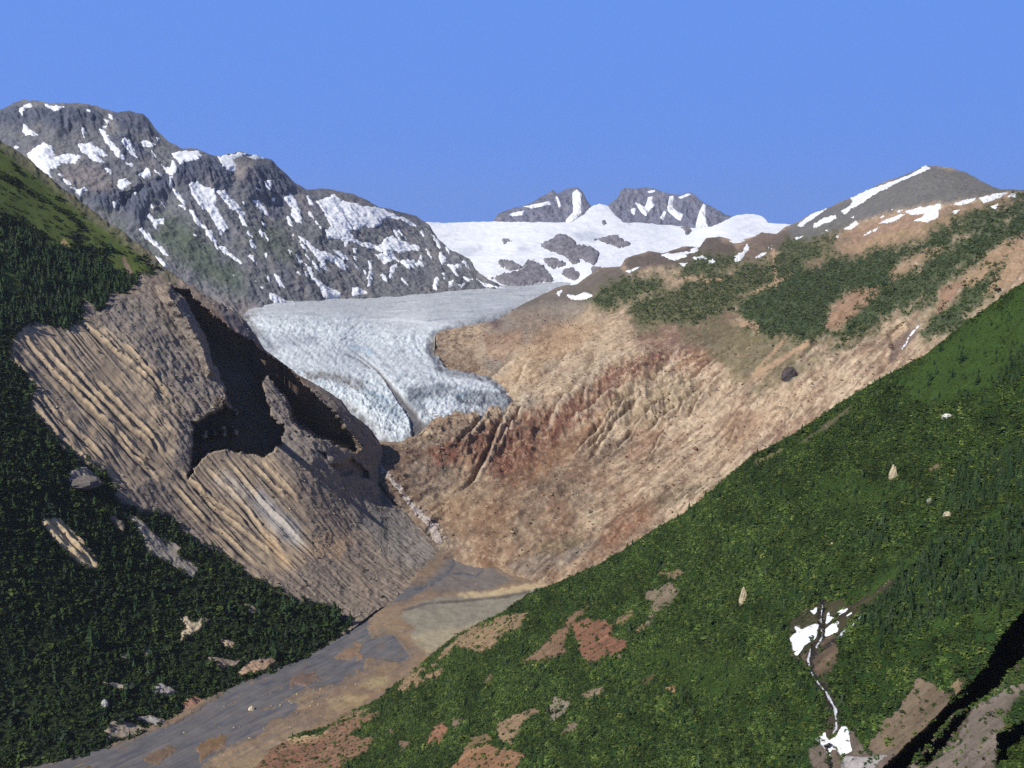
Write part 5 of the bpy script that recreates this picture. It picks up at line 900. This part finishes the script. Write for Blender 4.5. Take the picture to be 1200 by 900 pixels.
def samples(L, dens, spacing):
    """points spread over a landform with one plant per spacing x spacing metres where dens is 1"""
    a = L.P[:-1, 1:] - L.P[:-1, :-1]; b = L.P[1:, :-1] - L.P[:-1, :-1]
    area = np.linalg.norm(np.cross(a, b), axis=-1) * 1.0
    area = np.minimum(area, 60)
    w = area * np.clip(dens[:-1, :-1], 0, 1) / spacing ** 2
    n = rng.poisson(w); i, j = np.nonzero(n)
    i = np.repeat(i, n[i, j][:]) if False else np.repeat(i, n[n > 0]); j = np.repeat(j, n[n > 0])
    s, t = rng.uniform(size=(2, len(i)))[:, :, None]
    P = L.P[i, j] * (1 - s) * (1 - t) + L.P[i, j + 1] * s * (1 - t) + L.P[i + 1, j] * (1 - s) * t + L.P[i + 1, j + 1] * s * t
    return P, i, j

def scatter(name, protos, P, h, wr, tint, mat, label, cat):
    Vs, Fs, Cs, base = [], [], [], 0
    which = rng.integers(0, len(protos), len(P))
    for k, (pv, pf, ps_) in enumerate(protos):
        s = which == k; n = s.sum()
        if not n: continue
        a = rng.uniform(0, 2 * math.pi, n); ca, sa = np.cos(a)[:, None], np.sin(a)[:, None]
        hh, ww = h[s][:, None], (h[s] * wr[s])[:, None]
        X = (pv[None, :, 0] * ca - pv[None, :, 1] * sa) * ww; Y = (pv[None, :, 0] * sa + pv[None, :, 1] * ca) * ww; Zc = pv[None, :, 2] * hh
        V = np.stack([X, Y, Zc], -1) + P[s][:, None]
        Vs.append(V.reshape(-1, 3)); m = len(pv)
        Fs.append((pf[None] + (np.arange(n) * m)[:, None, None]).reshape(-1, 3) + base); base += n * m
        Cs.append((tint[s][:, None, :] * ps_[None, :, None]).reshape(-1, 3))
    o = mesh_obj(name, np.concatenate(Vs), np.concatenate(Fs), np.concatenate(Cs), mat, smooth_shade=False)
    return tag(o, label, cat, kind='stuff')

SHR = [shrub_proto(s) for s in range(5)]; CON = [conifer_proto(s) for s in range(4)]
def tints(n, cols, p, var=.17):
    c = np.array(cols)[rng.choice(len(cols), n, p=p)]
    return c * np.exp(rng.normal(0, var, n))[:, None]
G_DARK, G_MID, G_PALE, G_YEL, G_BLUE = (.026, .046, .014), (.040, .066, .016), (.062, .096, .020), (.094, .116, .026), (.022, .038, .020)  # scrub leaf greens picked at random; the brighter one also tints the meadow
# near hillside
dens = (1 - .93 * bare) * (1 - .35 * np.clip(mead7, 0, 1)) * (.55 + .6 * smooth(-.35, .3, noise_uv(L7.u, L7.v, 17, 4, 71.)))
dens[L7.v > 960] = 0
P, i, j = samples(L7, dens, 1.75)
m7 = np.clip(mead7[i, j], 0, 1); nz = noise_uv(L7.u[i, j], L7.v[i, j], 26, 4, 81.)
h = np.exp(rng.normal(.34, .36, len(P))) * (1 + .3 * smooth(.0, .4, noise_uv(L7.u[i, j], L7.v[i, j], 11, 3, 83.))) * (1 - .55 * m7); wr = rng.uniform(1.1, 2.0, len(P))
tn = tints(len(P), [G_DARK, G_MID, G_PALE, G_YEL], [.26, .40, .25, .09]) * 1.2
tn *= (1 + .5 * np.clip(nz * 2, -1, 1))[:, None]; tn = tn + (np.array(G_PALE) * 1.35 - tn) * (m7 * .75)[:, None]
scatter('shrubs', SHR, P - [0, 0, .2], h, wr, tn, M_leaf, 'dense green alder scrub covering the near hillside', 'shrubs')
# conifers of the near hillside: the stand right of the snow patches, and strays
STAND = [Z8(q) for q in [[(900, 100), (1000, 80), (1240, -60), (1240, 300), (1100, 340), (900, 400), (780, 440), (600, 420), (700, 300), (820, 180)], [(640, 60), (700, 40), (700, 150), (640, 150)]]] + [Z(800, 400, 3, q) for q in [[(1130, 60), (1240, -20), (1240, 130), (1120, 170), (1080, 150)], [(960, 450), (1240, 330), (1240, 520), (1000, 600), (900, 560)]]]
st = np.zeros(L7.u.shape)
for q in STAND: st = np.maximum(st, smooth(-6, 6, sdf(q, L7.u, L7.v, 30) + 7 * L7.n1))
P, i, j = samples(L7, (st * (1 - mead7) + .05) * (1 - bare), 4.2)
sel = (L7.v[i, j] < 930)
P = P[sel]; con7 = P; con7u, con7v, con7d = project(P)
con7h = np.exp(rng.normal(1.95, .32, len(P)))
# left spur
wood = forest * (1 - np.clip(mead6 * 1.1, 0, 1)) * (1 - .9 * strip)
UP = [(-100, 225), (0, 262), (50, 282), (95, 300), (140, 320), (180, 322), (170, 340), (130, 372), (75, 390), (20, 385), (-100, 400)]
upper = smooth(-5, 5, sdf(UP, L6.u, L6.v, 30) + 4 * L6.n1)
P, i, j = samples(L6, wood * (1 - .6 * upper) * (.5 + .7 * smooth(-.3, .3, noise_uv(L6.u, L6.v, 14, 4, 73.))), 3.7)
h = np.exp(rng.normal(1.3, .42, len(P))); wr = rng.uniform(.8, 1.5, len(P))
tn = tints(len(P), [G_DARK, G_MID, G_BLUE, G_PALE], [.42, .33, .17, .08], .15) * .95
scatter('shrubs', SHR, P - [0, 0, .3], h, wr, tn, M_leaf, 'dark green scrub forest on the lower flank of the brown spur', 'shrubs')
P, i, j = samples(L6, wood * (upper + .07), 6.3)
con6 = P; con6u, con6v, con6d = project(P); con6h = np.exp(rng.normal(2.5, .4, len(P)))
# scattered tufts on the rock of the spur
P, i, j = samples(L6, (1 - forest) * smooth(.2, .6, noise_uv(L6.u, L6.v, 9, 4, 91.)) * .35 * (L6.v > 380), 6)
scatter('shrubs', SHR, P, np.exp(rng.normal(.7, .3, len(P))), rng.uniform(1, 1.8, len(P)), tints(len(P), [(.06, .075, .03), G_MID], [.6, .4]), M_leaf, 'sparse low bushes dotted over the brown rock of the spur', 'shrubs')
# far shrub shoulders of the right wall
P, i, j = samples(L5, G5 ** 1.4 * (.45 + .8 * smooth(-.3, .3, noise_uv(L5.u, L5.v, 9, 3, 75.))), 5.0)
scatter('shrubs', SHR, P - [0, 0, .5], np.exp(rng.normal(1.05, .42, len(P))), rng.uniform(1.0, 1.9, len(P)), tints(len(P), [(.056, .086, .026), (.080, .108, .036), (.105, .122, .046)], [.5, .35, .15]), M_leaf, 'distant dark green bushes on the shoulders of the right valley wall', 'shrubs')

# loose rocks on the bare walls
def rubble(L, dens, spacing, mu, cols, p, label):
    P, i, j = samples(L, dens, spacing)
    prs = []
    for sd_ in range(3):
        r = np.random.default_rng(100 + sd_)
        V = np.array([[0, 0, 1], [1, 0, 0], [0, 1, 0], [-1, 0, 0], [0, -1, 0], [0, 0, -.6]], float) * r.uniform(.6, 1.2, (6, 3)) + r.normal(0, .2, (6, 3))
        prs.append((V * .5, np.array([(0, 1, 2), (0, 2, 3), (0, 3, 4), (0, 4, 1), (5, 2, 1), (5, 3, 2), (5, 4, 3), (5, 1, 4)]), r.uniform(.85, 1.1, 6)))
    scatter('rubble', prs, P, np.exp(rng.normal(mu, .45, len(P))), rng.uniform(.9, 1.8, len(P)), tints(len(P), cols, p, .2), M_stone, label, 'rubble')
rubble(L5, (1 - G5) * smooth(330, 400, L5.v) * (.25 + smooth(-.1, .4, noise_uv(L5.u, L5.v, 20, 4, 95.))), 11, 1.05, [lin(178, 152, 122, 1.3), lin(130, 100, 80, 1.3), lin(120, 108, 98, 1.3)], [.4, .35, .25], 'loose rocks strewn over the bare tan valley wall')
rubble(L6, (1 - forest) * (L6.v > 330) * (1 - .6 * ribz) * (.25 + smooth(-.1, .4, noise_uv(L6.u, L6.v, 20, 4, 96.))), 7.5, .7, [lin(130, 118, 104, .62), lin(104, 98, 92, .62), lin(82, 78, 72, .62)], [.35, .4, .25], 'loose rocks strewn over the brown spur')
rubble(L7, bare * .8, 2.6, -.2, [lin(130, 116, 98, 1.2), lin(100, 90, 80, 1.2)], [.5, .5], 'loose rocks on the bare scars of the green hillside')

rubble(FL, smooth(4, -4, sd) + .5 * bar + .05, 5.5, -.35, [lin(160, 144, 120, 1.1), lin(120, 110, 100, 1.1), lin(186, 174, 150, 1.1)], [.45, .35, .2], 'loose cobbles on the gravel flats beside the river')
# thin summer haze filling the whole valley
def box(x0, x1, y0, y1, z0, z1):
    V = np.array([[x, y, z] for z in (z0, z1) for y in (y0, y1) for x in (x0, x1)], float)
    return V, np.array([[0, 2, 3, 1], [4, 5, 7, 6], [0, 1, 5, 4], [2, 6, 7, 3], [0, 4, 6, 2], [1, 3, 7, 5]])
M_haze = bpy.data.materials.new('haze_air'); M_haze.use_nodes = True
nt = M_haze.node_tree; nt.nodes.remove(nt.nodes['Principled BSDF']); pv_ = nt.nodes.new('ShaderNodeVolumePrincipled')
pv_.inputs['Color'].default_value = (.90, .95, 1, 1); pv_.inputs['Density'].default_value = HAZE; pv_.inputs['Anisotropy'].default_value = .2
nt.links.new(pv_.outputs[0], nt.nodes['Material Output'].inputs['Volume'])
if HAZE:
    hv, hf = box(-16100, 16100, -3100, 19100, -901, 900)
    tag(mesh_obj('haze', hv, hf, None, M_haze, smooth_shade=False), 'thin bluish summer haze filling the whole valley', 'haze', kind='stuff')

# individual conifers: the ones that show largest, the rest as one wood each
M_needle = material('needles', rough=.75, vary=.25, vary_scale=.3, spec=.1)
protos = []
for k, (pv, pf, sh_) in enumerate(CON):
    for var, c in enumerate([(.022, .044, .017), (.030, .056, .020), (.040, .062, .026)]):
        o = mesh_obj('conifer_tree', pv, pf, np.array(c)[None] * sh_[:, None], M_needle, smooth_shade=False); protos.append(o)
used = set()
def stand(P, h, d, n, vis, group, labelfn, name, wl, wcat, lift=1.):
    px = h / d * (1 + 0 * h); px[~vis] = 0
    order = np.argsort(-px)[:n]
    for k in order:
        p = int(rng.integers(0, len(protos))); src = protos[p]
        if p in used: o = src.copy(); C.objects.link(o)
        else: o = src; used.add(p)
        o.location = P[k]; o.rotation_euler = (rng.normal(0, .03), rng.normal(0, .03), rng.uniform(0, 6.28))
        w = h[k] * rng.uniform(.85, 1.25); o.scale = (w, w, h[k])
        lb, gp = labelfn(k); tag(o, lb, 'conifer tree', gp)
    rest = np.setdiff1d(np.arange(len(P)), order)
    scatter(name, CON, P[rest] - [0, 0, .3], h[rest], rng.uniform(.85, 1.25, len(rest)), tints(len(rest), np.array([(.022, .044, .017), (.030, .056, .020), (.040, .062, .026)]) * lift, [.45, .35, .2]), M_needle, wl, wcat)
vis7 = (con7u > 0) & (con7u < 1195) & (con7v < 895)
stand(con7, con7h, con7d, 170, vis7, None, lambda k: ('dark slender conifer in the stand right of the hillside snow patches', 'conifers right of the hillside snow') if con7u[k] > 1000 and con7v[k] > 560 else (('small dark conifer at the top right of the green hillside', 'conifers high on the green hillside') if con7v[k] <= 560 else ('lone small conifer standing in the green scrub of the near hillside', 'stray conifers in the green scrub')), 'conifer_wood', 'rest of the conifers dotted over the near hillside', 'conifers')
vis6 = (con6u > 3) & (con6u < 420) & (con6v < 895)
stand(con6, con6h, con6d, 130, vis6, None, lambda k: ('dark spiky conifer in the stand on the upper left spur', 'conifers on the upper left spur') if con6v[k] < 400 else ('dark conifer rising from the scrub forest on the lower left flank', 'conifers on the lower left flank'), 'conifer_wood', 'rest of the dark conifer wood on the left spur', 'conifers', 1.45)
for k, o in enumerate(protos):
    if k not in used: bpy.data.objects.remove(o)

# ------------------------------------------------------------------ ground out to the horizon
g = np.array([[-16000, -3000, -900], [16000, -3000, -900], [16000, 19000, -900], [-16000, 19000, -900]], float)
tag(mesh_obj('ground', g, np.array([[0, 1, 2, 3]]), np.ones((4, 3)) * lin(110, 104, 88, 1.2), M_slope), 'flat brown lowland reaching to the horizon far behind the mountains', 'ground', kind='structure')

# ------------------------------------------------------------------ camera, sun, sky
cam = bpy.data.cameras.new('camera'); cam.lens = 36 * FPX / 1200; cam.sensor_width = 36; cam.clip_start = 1; cam.clip_end = 120000
co = bpy.data.objects.new('camera', cam); C.objects.link(co); co.rotation_euler = (rad(90) - PITCH, 0, 0)
bpy.context.scene.camera = co
to_sun = np.array([-math.sin(SUN_AZ) * math.cos(SUN_EL), -math.cos(SUN_AZ) * math.cos(SUN_EL), math.sin(SUN_EL)])
sl = bpy.data.lights.new('sun', 'SUN'); sl.energy = 4.8; sl.angle = rad(.5); sl.color = (1, .965, .915)
so = bpy.data.objects.new('sun', sl); C.objects.link(so)
from mathutils import Vector
so.rotation_euler = Vector(-to_sun).to_track_quat('-Z', 'Y').to_euler()
w = bpy.data.worlds.new('World'); bpy.context.scene.world = w; w.use_nodes = True
N, Lk = w.node_tree.nodes, w.node_tree.links
bg = N['Background']
sky = N.new('ShaderNodeTexSky'); sky.sky_type = 'NISHITA'; sky.sun_disc = False
sky.sun_elevation = SUN_EL; sky.sun_rotation = math.atan2(to_sun[0], to_sun[1]) ; sky.altitude = 1500; sky.dust_density = .3
tc = N.new('ShaderNodeTexCoord'); sp = N.new('ShaderNodeSeparateXYZ'); Lk.new(tc.outputs['Generated'], sp.inputs[0])
rp = N.new('ShaderNodeValToRGB'); ma = N.new('ShaderNodeMath'); ma.operation = 'MULTIPLY_ADD'; ma.inputs[1].default_value = .5; ma.inputs[2].default_value = .5
Lk.new(sp.outputs['Z'], ma.inputs[0]); Lk.new(ma.outputs[0], rp.inputs['Fac'])
cr_ = rp.color_ramp; cr_.elements[0].position = .488; cr_.elements[0].color = (.05, .05, .05, 1); cr_.elements[1].position = .5; cr_.elements[1].color = (1, 1, 1, 1)
for ps_, v_ in ((.622, 1), (.68, .42), (.8, .22), (1, .18)):
    e_ = cr_.elements.new(ps_); e_.color = (v_, v_, v_, 1)
blue = N.new('ShaderNodeRGB'); blue.outputs[0].default_value = (.134, .300, .860, 1)
mul = N.new('ShaderNodeMix'); mul.data_type = 'RGBA'; mul.blend_type = 'MULTIPLY'; mul.inputs['Factor'].default_value = 1
Lk.new(blue.outputs[0], mul.inputs[6]); Lk.new(rp.outputs['Color'], mul.inputs[7])
sc_ = N.new('ShaderNodeMix'); sc_.data_type = 'RGBA'; sc_.blend_type = 'MULTIPLY'; sc_.inputs['Factor'].default_value = 1
Lk.new(sky.outputs['Color'], sc_.inputs[6]); sc_.inputs[7].default_value = (.08, .08, .08, 1)
mx = N.new('ShaderNodeMix'); mx.data_type = 'RGBA'; mx.inputs['Factor'].default_value = .02
Lk.new(mul.outputs[2], mx.inputs[6]); Lk.new(sc_.outputs[2], mx.inputs[7])
Lk.new(mx.outputs[2], bg.inputs['Color']); bg.inputs['Strength'].default_value = 1.0
S = bpy.context.scene
S.view_settings.view_transform = 'Standard'; S.view_settings.look = 'None'; S.view_settings.exposure = 0; S.view_settings.gamma = 1
S.view_settings.use_curve_mapping = False
S.cycles.max_bounces = 4; S.cycles.diffuse_bounces = 2; S.cycles.glossy_bounces = 2; S.cycles.use_denoising = False
